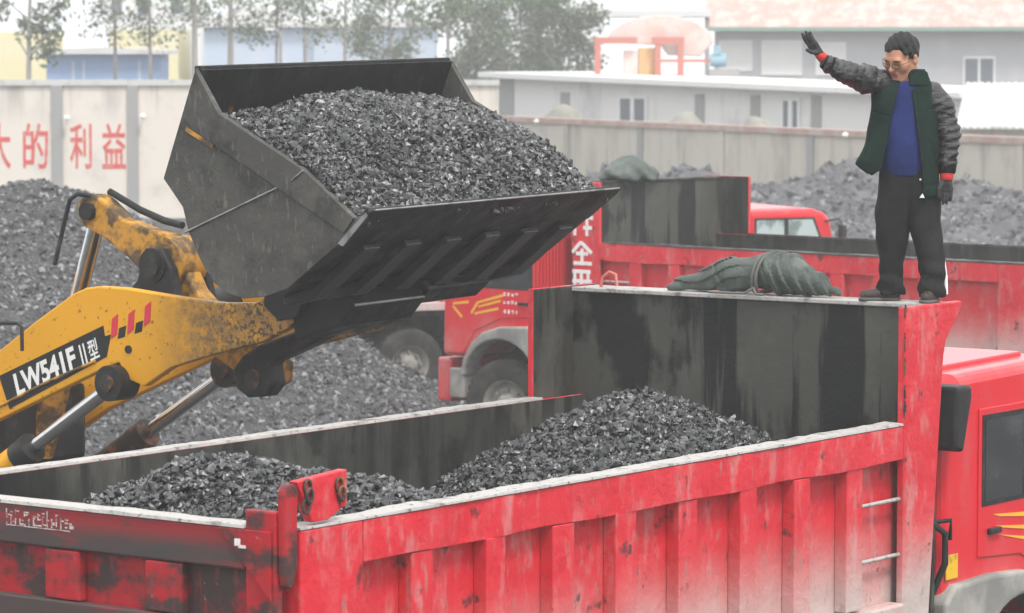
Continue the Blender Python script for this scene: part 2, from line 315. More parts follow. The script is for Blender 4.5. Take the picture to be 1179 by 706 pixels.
# ------------------------------------------------------------------ coal
def fbm(x, y, s, o=4, seed=0.0):
    out = np.empty(x.shape)
    for i in np.ndindex(x.shape):
        out[i] = mnoise.fractal(Vector((x[i]*s + seed, y[i]*s - seed, seed)), 1.0, 2.0, o)
    return out
_BOX = np.array([(-1,-1,-1),(1,-1,-1),(1,1,-1),(-1,1,-1),(-1,-1,1),(1,-1,1),(1,1,1),(-1,1,1)], float)
_BF = np.array([(0,3,2,1),(4,5,6,7),(0,1,5,4),(1,2,6,5),(2,3,7,6),(3,0,4,7)])
_g = (1+5**.5)/2
_ICO = np.array([(-1,_g,0),(1,_g,0),(-1,-_g,0),(1,-_g,0),(0,-1,_g),(0,1,_g),(0,-1,-_g),(0,1,-_g),(_g,0,-1),(_g,0,1),(-_g,0,-1),(-_g,0,1)])/1.9
_ICF = np.array([(0,11,5),(0,5,1),(0,1,7),(0,7,10),(0,10,11),(1,5,9),(5,11,4),(11,10,2),(10,7,6),(7,1,8),(3,9,4),(3,4,2),(3,2,6),(3,6,8),(3,8,9),(4,9,5),(2,4,11),(6,2,10),(8,6,7),(9,8,1)])
def lump_arrays(P, size, flat=.55, jitter=.30):
    """angular broken lumps: a jittered many-faced stone squeezed into a slab, turned at random"""
    n = len(P); B = _ICO; m = len(B)
    V = B[None] * (1 + RNG.uniform(-jitter, jitter, (n, m, 1))) + RNG.uniform(-.16, .16, (n, m, 3))
    # one or two flat broken faces per lump
    for _ in range(2):
        d = RNG.normal(size=(n, 3)); d /= np.linalg.norm(d, axis=1)[:, None]; c = RNG.uniform(.25, .7, n)
        q = np.einsum('nmi,ni->nm', V, d) - c[:, None]; V -= np.maximum(q, 0)[:, :, None]*d[:, None, :]
    dims = np.stack([RNG.uniform(.7, 1.4, n), RNG.uniform(.5, 1.0, n), RNG.uniform(flat*.6, flat*1.3, n)], 1) * size[:, None] * .55
    V = V * dims[:, None, :]
    q = RNG.normal(size=(n, 4)); q /= np.linalg.norm(q, axis=1)[:, None]
    a, b, c, d = q.T
    M = np.stack([np.stack([1-2*(c*c+d*d), 2*(b*c-a*d), 2*(b*d+a*c)], -1), np.stack([2*(b*c+a*d), 1-2*(b*b+d*d), 2*(c*d-a*b)], -1),
                  np.stack([2*(b*d-a*c), 2*(c*d+a*b), 1-2*(b*b+c*c)], -1)], 1)
    V = np.einsum('nij,nkj->nki', M, V) + P[:, None, :]
    F = _ICF[None] + (np.arange(n)*m)[:, None, None]
    return V.reshape(-1, 3), F.reshape(-1, 3)
def coal_heap(name, hfun, x0, x1, y0, y1, step, n, smin, smax, material, base, mask=None, parent=None, rough=.03, flat=.55, power=2.2, sheet_name='fines'):
    """lumps over a height field: ONE mesh of lumps with the bed of fines beneath as the same object"""
    xs = np.arange(x0, x1+step, step); ys = np.arange(y0, y1+step, step)
    X, Y = np.meshgrid(xs, ys, indexing='ij'); H = hfun(X, Y) + rough*fbm(X, Y, 3.0)
    if mask is not None: ok = mask(X, Y)
    else: ok = np.ones(X.shape, bool)
    nx, ny = X.shape; V = np.stack([X, Y, H], -1).reshape(-1, 3)
    I = np.arange(nx*ny).reshape(nx, ny)
    okf = ok[:-1, :-1] & ok[1:, :-1] & ok[1:, 1:] & ok[:-1, 1:]
    F = np.stack([I[:-1, :-1], I[1:, :-1], I[1:, 1:], I[:-1, 1:]], -1)[okf]
    px = RNG.uniform(x0, x1, n*3); py = RNG.uniform(y0, y1, n*3)
    if mask is not None: k = mask(px, py); px, py = px[k], py[k]
    px, py = px[:n], py[:n]
    # bilinear height
    fx = np.clip((px-x0)/step, 0, nx-1.001); fy = np.clip((py-y0)/step, 0, ny-1.001); ix = fx.astype(int); iy = fy.astype(int); tx = fx-ix; ty = fy-iy
    h = H[ix, iy]*(1-tx)*(1-ty)+H[ix+1, iy]*tx*(1-ty)+H[ix, iy+1]*(1-tx)*ty+H[ix+1, iy+1]*tx*ty
    size = smin + (smax-smin)*RNG.random(len(px))**power
    P = np.stack([px, py, h + RNG.uniform(-.25, .35, len(px))*size], 1)
    LV, LF = lump_arrays(P, size, flat)
    o = np_mesh(name, LV, LF, material, parent)
    me = o.data
    # join the bed of fines into the same mesh
    bm = bmesh.new(); bm.from_mesh(me)
    me2 = bpy.data.meshes.new('t'); me2.from_pydata(V.tolist(), [], F.tolist()); k0 = len(bm.faces); bm.from_mesh(me2)
    bm.faces.ensure_lookup_table()
    for f in bm.faces[k0:]: f.material_index = 1; f.smooth = True
    loose = [v for v in bm.verts if not v.link_faces]; bmesh.ops.delete(bm, geom=loose, context='VERTS')
    bm.to_mesh(me); bm.free(); bpy.data.meshes.remove(me2); me.materials.append(base)
    return o

# ------------------------------------------------------------------ signed-distance modelling (clothes, bodies, canvas)
def surface_nets(vol, org, h):
    S = vol < 0
    nx, ny, nz = vol.shape
    c = [S[i:nx-1+i, j:ny-1+j, k:nz-1+k] for i in (0,1) for j in (0,1) for k in (0,1)]
    tot = sum(q.astype(np.int8) for q in c); act = (tot > 0) & (tot < 8)
    idx = np.full(act.shape, -1, np.int64); idx[act] = np.arange(act.sum()); cells = np.argwhere(act)
    corner = np.array([(i,j,k) for i in (0,1) for j in (0,1) for k in (0,1)])
    val = np.stack([vol[cells[:,0]+a, cells[:,1]+b, cells[:,2]+d] for a,b,d in corner], 1)
    acc = np.zeros((len(cells), 3)); cnt = np.zeros(len(cells))
    for a in range(8):
        for b in range(a+1, 8):
            if np.abs(corner[a]-corner[b]).sum() != 1: continue
            va, vb = val[:, a], val[:, b]; k = (va < 0) != (vb < 0)
            t = np.where(k, va/np.where(k, va-vb, 1), 0)
            acc += np.where(k[:, None], corner[a] + t[:, None]*(corner[b]-corner[a]), 0); cnt += k
    V = (cells + acc/cnt[:, None])*h + np.asarray(org)
    F = []
    for ax in range(3):
        sl0 = [slice(None)]*3; sl1 = [slice(None)]*3; sl0[ax] = slice(0, -1); sl1[ax] = slice(1, None)
        a, b = S[tuple(sl0)], S[tuple(sl1)]; e = np.argwhere(a != b); u, v = (ax+1)%3, (ax+2)%3
        e = e[(e[:, u] > 0) & (e[:, v] > 0) & (e[:, u] < vol.shape[u]-1) & (e[:, v] < vol.shape[v]-1)]
        if not len(e): continue
        flip = b[tuple(e.T)]
        def cell(du, dv):
            q = e.copy(); q[:, u] += du; q[:, v] += dv; return idx[tuple(q.T)]
        Q = np.stack([cell(-1,-1), cell(0,-1), cell(0,0), cell(-1,0)], 1); Q[flip] = Q[flip][:, ::-1]; F.append(Q)
    return V, np.concatenate(F)
class SDF:
    def __init__(s, lo, hi, h):
        s.lo = np.array(lo, float); s.h = h; n = np.ceil((np.array(hi)-s.lo)/h).astype(int)+1
        g = [s.lo[i]+h*np.arange(n[i]) for i in range(3)]
        s.X, s.Y, s.Z = [q.astype(np.float32) for q in np.meshgrid(*g, indexing='ij')]
        s.d = np.full(s.X.shape, 9.0, np.float32)
    def put(s, d, k=0.0):
        if k <= 0: s.d = np.minimum(s.d, d)
        else:
            hh = np.clip(.5+.5*(s.d-d)/k, 0, 1); s.d = s.d*(1-hh)+d*hh - k*hh*(1-hh)
        return s
    def cut(s, d, k=0.0):
        if k <= 0: s.d = np.maximum(s.d, -d)
        else:
            a = -d; hh = np.clip(.5-.5*(s.d-a)/k, 0, 1); s.d = s.d*(1-hh)+a*hh + k*hh*(1-hh)
        return s
    def cone(s, a, b, ra, rb):
        a = np.array(a, float); b = np.array(b, float); ba = b-a; L2 = max(ba@ba, 1e-9)
        t = np.clip(((s.X-a[0])*ba[0]+(s.Y-a[1])*ba[1]+(s.Z-a[2])*ba[2])/L2, 0, 1)
        return np.sqrt((s.X-a[0]-t*ba[0])**2+(s.Y-a[1]-t*ba[1])**2+(s.Z-a[2]-t*ba[2])**2) - (ra+(rb-ra)*t)
    def ell(s, c, r, B=None):
        P = [s.X-c[0], s.Y-c[1], s.Z-c[2]]
        if B is not None: P = [P[0]*B[i][0]+P[1]*B[i][1]+P[2]*B[i][2] for i in range(3)]
        q = np.sqrt((P[0]/r[0])**2+(P[1]/r[1])**2+(P[2]/r[2])**2)
        return (q-1)*min(r)
    def loft(s, lv, p=2.4):
        """lv rows: z, x0, x1, yc, yhalf (z ascending)"""
        lv = np.array(sorted(lv)); z = s.Z
        f = lambda k: np.interp(z, lv[:, 0], lv[:, k])
        a = (f(2)-f(1))/2; cx = (f(2)+f(1))/2; b = f(4); cy = f(3)
        q = ((np.abs(s.X-cx)/a)**p+(np.abs(s.Y-cy)/b)**p)**(1/p)
        d = (q-1)*np.minimum(a, b)
        return np.maximum(d, np.maximum(lv[0, 0]-z, z-lv[-1, 0]))
    def wob(s, amp, fx, fy, fz, seed=0.0):
        """cloth folds: a few crossed sine folds"""
        X, Y, Z = s.X, s.Y, s.Z
        n = np.sin(fx*X+1.3*np.sin(.5*fz*Z+seed)+fz*Z*.6+seed)+.7*np.sin(fz*Z+1.7*np.sin(.45*fx*X+2*seed)+fy*Y+2.1*seed)+.5*np.sin(1.9*fz*Z-1.4*fx*X+fy*Y*1.3+3.3*seed)
        s.d = s.d + amp*n.astype(np.float32)*.6; return s
    def build(s, name, material, parent=None, smooth=1):
        V, F = surface_nets(s.d, s.lo, s.h)
        o = np_mesh(name, V, F, material, parent, True)
        if smooth:
            m = o.modifiers.new('smooth', 'SMOOTH'); m.iterations = smooth; m.factor = .5
        return o

def text_mesh(body, size, depth=.004, bold=0.0):
    c = bpy.data.curves.new('txt', 'FONT'); c.body = body; c.size = size; c.extrude = depth/2; c.offset = bold; c.align_x = 'LEFT'
    o = bpy.data.objects.new('txt', c); COL.objects.link(o); bpy.context.view_layer.update()
    dg = bpy.context.evaluated_depsgraph_get(); me = bpy.data.meshes.new_from_object(o.evaluated_get(dg))
    bpy.data.objects.remove(o); V = np.array([v.co[:] for v in me.vertices]); F = [list(p.vertices) for p in me.polygons]
    bpy.data.meshes.remove(me); return V, F

# ================================================================== SETTING
g = MB(); g.add([(-400,-50,0),(400,-50,0),(400,700,0),(-400,700,0)], [(0,1,2,3)])
tag(g.build('ground', m_ground), kind='structure')

# ------------------------------------------------------------------ walls at the back of the yard
def place(p, dirx):
    return math.atan2(dirx[1], dirx[0])
WY = 105.0
wall = empty('yard_wall', (-17.0, WY, 0)); tag(wall, 'cream rendered yard wall with faded red slogan and dark pillars', 'wall')
MB().box(0, 16.6, 0, .3, 0, 4.02).build('wall_panel', m_wallcream, wall)
MB().box(-.02, 16.62, -.09, .38, 4.02, 4.19).build('coping', m_coping, wall)
for px in (-20, 67, 154, 241, 328, 415, 502):
    xx = (px-589.5)/3985*WY + 17.0
    if xx > .2: MB().box(xx-.16, xx+.16, -.10, 0, 0, 4.02).build('pillar', m_pillar, wall)
for ch, pa, pb in (('大', -14, 13), ('的', 27, 56), ('利', 81, 106), ('益', 118, 145)):
    V, F = text_mesh(ch, 1.0, .01, .012)
    lo, hi = V.min(0), V.max(0); W = (pb-pa)/3985*WY; Hh = 1.38
    Vx = (V[:, 0]-lo[0])/(hi[0]-lo[0])*W + (pa-589.5)/3985*WY + 17.0
    Vz = (V[:, 1]-lo[1])/(hi[1]-lo[1])*Hh + 1.50
    b = MB(); b.add(np.stack([Vx, -.008 - (V[:, 2]-lo[2])*.4, Vz], 1), F); b.build('slogan_character', m_slogan, wall)
def wall_lamp(x, y, z, label):
    t = empty('wall_lamp', (x, y, z)); tag(t, label, 'lamp', 'small lamps along the yard walls')
    b = MB(); b.cyl((0, 0, 0), (0, -.25, .06), .02, 8); b.build('bracket', m_pillar, t)
    b = MB(); b.lathe([(.0, .08), (.07, .06), (.1, -.02), (.09, -.05), (0, -.05)], (0, -.3, .05), 'z', 12); b.build('lamp_shade', m_lampw, t)
wall_lamp((79-589.5)/3985*WY, WY, 3.0, 'small white lamp on the cream wall beside the first dark pillar')
wall_lamp((166-589.5)/3985*WY, WY, 3.05, 'small white lamp on the cream wall beside the pillar nearest the bucket')

def frame2(p, q):
    d = Vector((q[0]-p[0], q[1]-p[1], 0)); return d.length, math.atan2(d.y, d.x)
ln, rz = frame2((-.45, 121.5), (15.6, 85.5))
gw = empty('boundary_wall', (-.45, 121.5, 0), rz); tag(gw, 'long low grey concrete wall with reddish coping behind the coal heap', 'wall')
MB().box(0, ln, 0, .3, 0, 2.62).build('wall_panel', m_wallgrey, gw)
MB().box(-.03, ln+.03, -.1, .4, 2.62, 2.80).build('coping', m_copingred, gw)
for k in range(1, 7): MB().box(ln*k/7-.18, ln*k/7+.18, -.06, 0, 0, 2.62).build('pillar', m_pillar if k in (2, 4) else m_wallgrey, gw)
for t_, lb in ((.08, 'small white lamp on the grey wall nearest the bucket'), (.62, 'small white lamp on the grey wall left of the man')):
    wall_lamp(-.45+math.cos(rz)*ln*t_, 121.5+math.sin(rz)*ln*t_-.12, 2.62, lb)

# ------------------------------------------------------------------ low flat-roofed building
ln, rz = frame2((-.62, 140), (16.0, 122))
lb = empty('low_building', (-.62, 140, 0), rz); tag(lb, 'long single storey whitewashed building with flat overhanging white roof', 'building')
b = MB(); b.prism([(0, 0), (ln, 0), (ln, 3.42), (0, 4.02)], 0, 6); b.build('wall', m_whitewash, lb)
b = MB(); b.prism([(-.3, 4.02), (ln+.3, 3.42), (ln+.3, 3.62), (-.3, 4.23)], -.75, 6.4); b.build('roof', m_roofslab, lb)
def lbx(px):    # position along the facade seen at a photo column
    t = (px-589.5)/3985; return (t*140+.62)/(math.cos(rz)-t*math.sin(rz))
MB().box(0.02, lbx(592), -.05, 0, 0, 3.95).build('side_panel', m_pillar, lb)
for px in (651, 806, 870, 940): MB().box(lbx(px)-.22, lbx(px)+.22, -.08, 0, 0, 3.44).build('column', m_pillar, lb)
for a, c in ((713, 746), (900, 922)):
    xa, xc = lbx(a), lbx(c)
    f = MB(); z0, z1 = 2.0, 3.35
    f.box(xa, xa+.12, -.1, 0, z0, z1).box(xc-.12, xc, -.1, 0, z0, z1).box((xa+xc)/2-.1, (xa+xc)/2+.1, -.1, 0, z0, z1).box(xa+.12, xc-.12, -.09, 0, z1-.12, z1).box(xa+.12, xc-.12, -.09, 0, z0, z0+.1)
    fo = f.build('window_frame', m_winframe, lb)
    MB().box(xa+.12, xc-.12, -.05, -.003, z0+.1, z1-.12).build('pane', m_pane, fo)
# rounded covered heaps in front of it
def dome(name, px, Yd, wpx, top, label):
    s = 3985/Yd; x = (px-589.5)/s; rx = wpx/2/s
    S = SDF((-rx-.3, -1.4, -.3), (rx+.3, 1.4, top+.4), .09)
    S.put(S.ell((0, 0, top*.25), (rx, 1.2, top*.75))); S.put(np.maximum(S.ell((0, 0, 0), (rx*1.02, 1.22, top*.6)), -S.Z-.1), .3); S.wob(.04, 5, 4, 5, px)
    o = S.build(name, m_cover, None, 1); o.location = (x, Yd, 0); tag(o, label, 'covered heap', 'covered heaps between wall and low building')
dome('covered_heap', 648, 131, 72, 3.05, 'round dun covered heap left of the low building window')
dome('covered_heap', 788, 126, 78, 2.85, 'round dun covered heap right of the low building window')
dome('covered_heap', 872, 122, 70, 2.75, 'round dun covered heap nearest the raised glove')
# rooftop plant
gp = empty('hopper_gantry', ((735-589.5)/3985*139, 139.0, 3.9), 0); tag(gp, 'red steel gantry with pale curved hopper on the low roof', 'machinery')
sx = lambda px: (px-735)/28.6
for px in (688, 757, 783): MB().box(sx(px)-.12, sx(px)+.12, -.12, .12, 0, 1.62).build('post', m_gantry, gp)
MB().box(sx(684), sx(733), -.14, .14, 1.46, 1.72).build('beam', m_gantry, gp)
MB().box(sx(750), sx(787), -.14, .14, 1.46, 1.72).build('beam', m_gantry, gp)
MB().box(sx(752), sx(826), -.1, .1, .72, .84).build('beam', m_gantry, gp)
b = MB(); b.prism([(sx(760)+math.cos(a)*2.15, 1.5+math.sin(a)*1.1) for a in np.linspace(PI, 0, 14)]+[(sx(806), .95), (sx(770), 1.0), (sx(762), 1.4)], .3, 1.7); b.build('hopper', m_hopper, gp, .05)
MB().box(sx(735), sx(757), .2, .9, .05, 1.3).build('housing', m_orange, gp, .03)
MB().box(sx(718), sx(734), .2, .9, .05, 1.2).build('housing', m_hopper, gp, .03)
b = MB(); b.cyl((sx(817), .1, .8), (sx(835), .1, .8), .26, 16).box(sx(821), sx(829), -.12, .3, 1.02, 1.4); b.build('motor', m_bluedrum, gp)
b = MB(); b.box(sx(815), sx(850), -.3, .4, 0, .45); b.build('motor_base', m_pillar, gp)
# long white canopy further back
cn = empty('canopy_shed', ((738-589.5)/3985*162, 162, 0)); tag(cn, 'open shed with long thin white roof beyond the red gantry', 'shed')
MB().box(-3.2, 3.2, -1.5, 3, 6.65, 6.95).build('roof', m_roofslab, cn)
for a in (-3, 3): MB().box(a-.1, a+.1, -1.3, -1.1, 0, 6.65).build('post', m_pillar, cn)
# two storey building with tiled roof
tb = empty('tiled_building', ((822-589.5)/3985*172, 172, 0), R(-3.5)); tag(tb, 'two storey grey building with red tiled roof behind the man', 'building')
MB().box(0, 19, 0, 9, 0, 6.1).build('wall', m_greywall, tb)
b = MB(); b.prism([(-.9, 6.12), (-.9, 6.28), (4.5, 9.6), (9.9, 6.28), (9.9, 6.12)], -.5, 19.6, 'x'); b.build('roof', m_tiles, tb)
MB().box(-.5, 19.6, -1.06, -.91, 6.06, 6.24).build('gutter', m_gutter, tb)
for px, wpx, z0, z1, mm in ((846, 34, 4.2, 5.5, m_boarded), (899, 42, 4.0, 5.5, m_boarded), (955, 30, 4.0, 5.4, m_boarded), (1124, 32, 3.1, 4.7, m_pane)):
    xa = (px-822)/3985*172; ww = wpx/3985*172/2
    f = MB(); f.box(xa-ww, xa+ww, -.06, -.003, z0-.12, z0).box(xa-ww, xa+ww, -.06, -.003, z1, z1+.12).box(xa-ww-.1, xa-ww, -.06, -.003, z0-.12, z1+.12).box(xa+ww, xa+ww+.1, -.06, -.003, z0-.12, z1+.12).box(xa-.06, xa+.06, -.062, -.003, z0, z1)
    fo = f.build('window_frame', m_winframe, tb); MB().box(xa-ww, xa+ww, -.04, -.004, z0, z1).build('pane', mm, fo)
# lean-to roof at right
lr = empty('lean_to_shed', ((1100-589.5)/3985*112, 112, 0), R(-12)); tag(lr, 'pale corrugated lean-to roof right of the man beyond the wall', 'shed')
b = MB(); b.box(.1, 5, .2, 3.6, 0, 2.6); b.build('wall', m_wallgrey, lr)
b = MB(); xs = np.linspace(0, 5.2, 70); vs = []; fs = []
for i, x in enumerate(xs):
    dz = .03*math.sin(i*2.1)
    vs += [(x, -.2, 2.55+dz), (x, 4, 3.95+dz), (x, -.2, 2.62+dz), (x, 4, 4.02+dz)]
for i in range(len(xs)-1):
    a = i*4; fs += [(a, a+1, a+5, a+4), (a+2, a+6, a+7, a+3), (a, a+4, a+6, a+2), (a+1, a+3, a+7, a+5)]
b.add(vs, fs); b.build('roof', m_coping, lr)

# ------------------------------------------------------------------ buildings beyond the cream wall
def block(name, label, pa, pb, Yd, ztop, mm, cat='building', depth=6, roof=None, windows=()):
    s = 3985/Yd; xa, xb = (pa-589.5)/s, (pb-589.5)/s
    t = empty(name, (xa, Yd, 0)); tag(t, label, cat); W = xb-xa
    MB().box(0, W, 0, depth, 0, ztop).build('wall', mm, t)
    if roof is not None:
        b = MB(); b.prism([(-.3, ztop), (W+.3, ztop), (W+.3, ztop+.15), (W*.5, ztop+roof), (-.3, ztop+.15)], -.4, depth+.4); b.build('roof', m_roofslab, t)
    for (a, c, z0, z1) in windows:
        f = MB(); x0, x1 = (a-pa)/s, (c-pa)/s
        f.box(x0-.08, x0, -.06, -.003, z0, z1).box(x1, x1+.08, -.06, -.003, z0, z1).box(x0-.08, x1+.08, -.065, -.003, z1, z1+.1).box(x0-.08, x1+.08, -.065, -.003, z0-.1, z0)
        fo = f.build('window_frame', m_winframe, t); MB().box(x0, x1, -.03, -.004, z0, z1).build('pane', m_pane, fo)
    return t
block('yellow_building', 'pale yellow building at the left edge beyond the cream wall', -70, 54, 152, 5.9, m_yelwall, windows=[(-30, -10, 4.2, 5.3)])
sh = block('blue_container', 'blue sheet metal cabin showing above the cream wall', 55, 186, 128, 4.95, m_blueshed, 'cabin', 3, .25)
for px in (84, 96, 160): MB().box((px-55)/31.1, (px-55)/31.1+.1, -.03, -.003, .2, 4.7).build('rib', m_paleblue, sh)
block('yellow_building', 'low pale yellow building behind the blue cabin', 128, 206, 150, 6.0, m_yelwall)
block('white_building', 'tall white building with small grey windows beyond the wall', 126, 232, 172, 9.5, m_whitewall, windows=[(130, 142, 6.8, 7.8), (198, 210, 6.9, 7.9), (160, 172, 6.8, 7.8)])
block('blue_shed', 'pale blue shed with white roof behind the bucket top', 236, 350, 150, 6.1, m_paleblue, 'shed', 8, 1.0)
block('blue_shed', 'very faint long blue shed right of the bare trunks', 352, 500, 178, 6.3, m_paleblue, 'shed', 8, .6)

# ------------------------------------------------------------------ trees
def leaf_mesh(blobs, n, size):
    Cn = RNG.choice(len(blobs), n, p=np.array([b[3]**2 for b in blobs])/sum(b[3]**2 for b in blobs))
    B = np.array([b[:3] for b in blobs])[Cn]; r = np.array([b[3] for b in blobs])[Cn]
    d = RNG.normal(size=(n, 3)); d /= np.linalg.norm(d, axis=1)[:, None]
    P = B + d*(r*RNG.random(n)**.5)[:, None]*np.array([1, 1, .85])
    a = RNG.normal(size=(n, 3)); a /= np.linalg.norm(a, axis=1)[:, None]
    b = np.cross(a, RNG.normal(size=(n, 3))); b /= np.linalg.norm(b, axis=1)[:, None]
    s = (size*RNG.uniform(.6, 1.4, n))[:, None]
    V = np.stack([P-a*s, P-b*s*.5, P+a*s, P+b*s*.5], 1).reshape(-1, 3)
    return V, np.arange(n*4).reshape(n, 4)
def tree(px, Yd, height, label, group, crown=(5, 11, 1.6), n=1800, trunk=.13, lean=0.0, size=.16, nb=14, name='tree'):
    t = empty(name, ((px-589.5)/3985*Yd, Yd, 0)); tag(t, label, 'tree', group)
    z0, z1, rad = crown
    b = MB(); b.tube([(0, 0, 0), (lean*.3, 0, height*.35), (lean*.5, .1, height*.65), (lean, 0, height)], [trunk, trunk*.85, trunk*.6, trunk*.2], 8)
    for k in range(7):
        z = z0+(z1-z0)*random.random()*.8; a = random.uniform(0, 2*PI); l = rad*random.uniform(.6, 1.0); x0 = lean*z/height
        b.tube([(x0, 0, z-.5), (x0+math.cos(a)*l*.5, math.sin(a)*l*.5, z), (x0+math.cos(a)*l, math.sin(a)*l, z+.6)], [trunk*.35, trunk*.22, trunk*.08], 6)
    b.build('trunk', m_bark, t)
    bl = []
    for k in range(nb):
        z = random.uniform(z0, z1); a = random.uniform(0, 2*PI); q = rad*random.uniform(.2, .95)*(1-.5*abs((z-z0)/(z1-z0)-.4))
        bl.append((lean*z/height+math.cos(a)*q, math.sin(a)*q, z, rad*random.uniform(.28, .5)))
    V, F = leaf_mesh(bl, n, size); np_mesh('crown', V, F, m_leaf, t)
GT = 'thin trees beyond the cream wall'
tree(31, 122, 9, 'leafy tree at the far left in front of the yellow building', GT, (4.9, 9.5, 1.9), 1900, .12, .25, .13, 16)
for px, Yd, ln_, lab in ((135, 124, -.1, 'thin trunk in front of the left part of the blue cabin'), (177, 122, -.25, 'thin leaning trunk before the right end of the blue cabin'),
                        (225, 121, .0, 'bare trunk rising just left of the bucket top'), (265, 126, .1, 'thickest bare trunk above the left end of the bucket'),
                        (318, 130, .1, 'thin pale trunk second from the left above the bucket'), (354, 126, -.2, 'wispy trunk above the middle of the bucket'),
                        (396, 122, .15, 'dark forked trunk above the middle of the bucket'), (516, 124, .0, 'straight trunk above the right end of the bucket')):
    tree(px, Yd, 10.5, lab, GT, (5.6, 11, 1.7), 1900, .14 if px in (265, 225) else .08, ln_, .075, 22)
for px, Yd, lab, cr, n in ((548, 150, 'bushy green tree left of the red gantry, nearest the bucket', (3.0, 8.6, 2.2), 7500), (600, 158, 'tallest bushy green tree left of the red gantry', (2.8, 9.4, 2.5), 8500), (655, 152, 'bushy green tree touching the red gantry', (3.0, 8.2, 1.9), 6500), (450, 160, 'faint wide tree behind the bare trunks', (4.0, 8.6, 1.9), 3200)):
    tree(px, Yd, 8.0, lab, 'bushy trees beyond the bucket', cr, n, .12, 0, .11, 34, 'bushy_tree')
t = empty('street_lamp', ((324-589.5)/3985*123, 123, 0)); tag(t, 'slim grey lamp post with curved arm above the bucket', 'street lamp')
MB().tube([(0,0,0), (0,0,5.5), (-.05,0,5.75), (-.25,0,5.85)], .05, 8).build('pole', m_pillar, t)
MB().box(-.55, -.22, -.08, .08, 5.78, 5.88).build('lamp_head', m_lampw, t, .02)

# ------------------------------------------------------------------ coal heaps on the ground
def cones(cs, base=0.0, k=.25):
    def f(X, Y):
        H = np.full(np.shape(X), -1.0)
        for (x, y, h, r) in cs:
            c = h*(1-np.sqrt((X-x)**2+(Y-y)**2+.25)/r)
            hh = np.clip(.5+.5*(c-H)/k, 0, 1); H = H*(1-hh)+c*hh+k*hh*(1-hh)
        return H
    return f
hf = cones([(-6.9, 50, 3.45, 6.3), (-9.5, 47, 3.4, 6.5), (-7.6, 44, 2.7, 5.5), (-5.6, 46.5, 2.15, 4.6), (-9.0, 41, 2.4, 5.4), (-4.4, 49, 1.5, 3.6)])
def vis1(X, Y): return hf(X, Y) > -.12
left = coal_heap('coal_heap', hf, -14, 0, 36, 56, .25, 100000, .022, .11, m_coalfar, m_coalfines, vis1, rough=.16, flat=.65, power=2.4)
tag(left, 'large grey coal heap sloping down behind the loader arm', 'coal heap', 'coal heaps on the ground')
hf2 = cones([(2.9, 88, 2.45, 4.0), (4.6, 90, 2.4, 3.4), (7.0, 92, 1.7, 4.2), (8.8, 90, 2.35, 5.0), (11.0, 88, 2.0, 6), (13.5, 84, 1.6, 6.0), (9.5, 84, 1.35, 5), (5.5, 86, 1.3, 5), (16.5, 86, 1.8, 7)])
def vis2(X, Y): return hf2(X, Y) > -.12
right = coal_heap('coal_heap', hf2, -1.5, 19, 77, 95, .3, 30000, .04, .28, m_coalhaze, m_coalhazebed, vis2, rough=.35, flat=.65, power=4)
tag(right, 'long hazy coal heap along the foot of the grey wall', 'coal heap', 'coal heaps on the ground')

# ================================================================== DUMP TRUCKS  (x forward, y left, z up; bed 2.9 m wide)
Yo = 1.45
RIBS = [(-2.10, -1.92), (-1.46, -1.29), (-.86, -.66), (-.26, -.06), (.37, .56), (1.02, 1.20), (1.62, 1.80), (2.23, 2.42)]
def wheel(parent, x, y, sgn, rad=.58, steer=0.0):
    b = MB(); w_ = .16
    prof = [(rad*.55, -w_), (rad*.82, -w_-.02), (rad*.95, -w_), (rad, -w_*.7), (rad, w_*.7), (rad*.95, w_), (rad*.82, w_+.02), (rad*.55, w_)]
    b.lathe(prof, (0, 0, 0), 'y', 36)
    for k in range(36):
        a = 2*PI*k/36
        b.add([((rad+.012)*math.cos(a+q), yy, (rad+.012)*math.sin(a+q)) for q in (-.05, .05) for yy in (-w_*.72, w_*.72)]+[((rad-.02)*math.cos(a+q), yy, (rad-.02)*math.sin(a+q)) for q in (-.05, .05) for yy in (-w_*.72, w_*.72)],
              [(0, 1, 3, 2), (0, 2, 6, 4), (1, 5, 7, 3), (0, 4, 5, 1), (2, 3, 7, 6)])
    wo_ = b.build('wheel', m_rubber, parent); wo_.location = (x, y, rad); wo_.rotation_euler = (0, 0, steer)
    b = MB(); s = sgn
    b.lathe([(rad*.56, s*w_*.95), (rad*.50, s*w_*.9), (rad*.46, s*w_*.35), (rad*.26, s*w_*.5), (rad*.2, s*w_*1.15), (rad*.1, s*w_*1.25), (0, s*w_*1.25)], (0, 0, 0), 'y', 30)
    for k in range(8):
        a = 2*PI*k/8; c = (rad*.34*math.cos(a), s*w_*.5, rad*.34*math.sin(a)); b.cyl(c, (c[0], s*w_*.75, c[2]), .022, 8)
    b.build('rim', m_rimw, wo_)
    return wo_
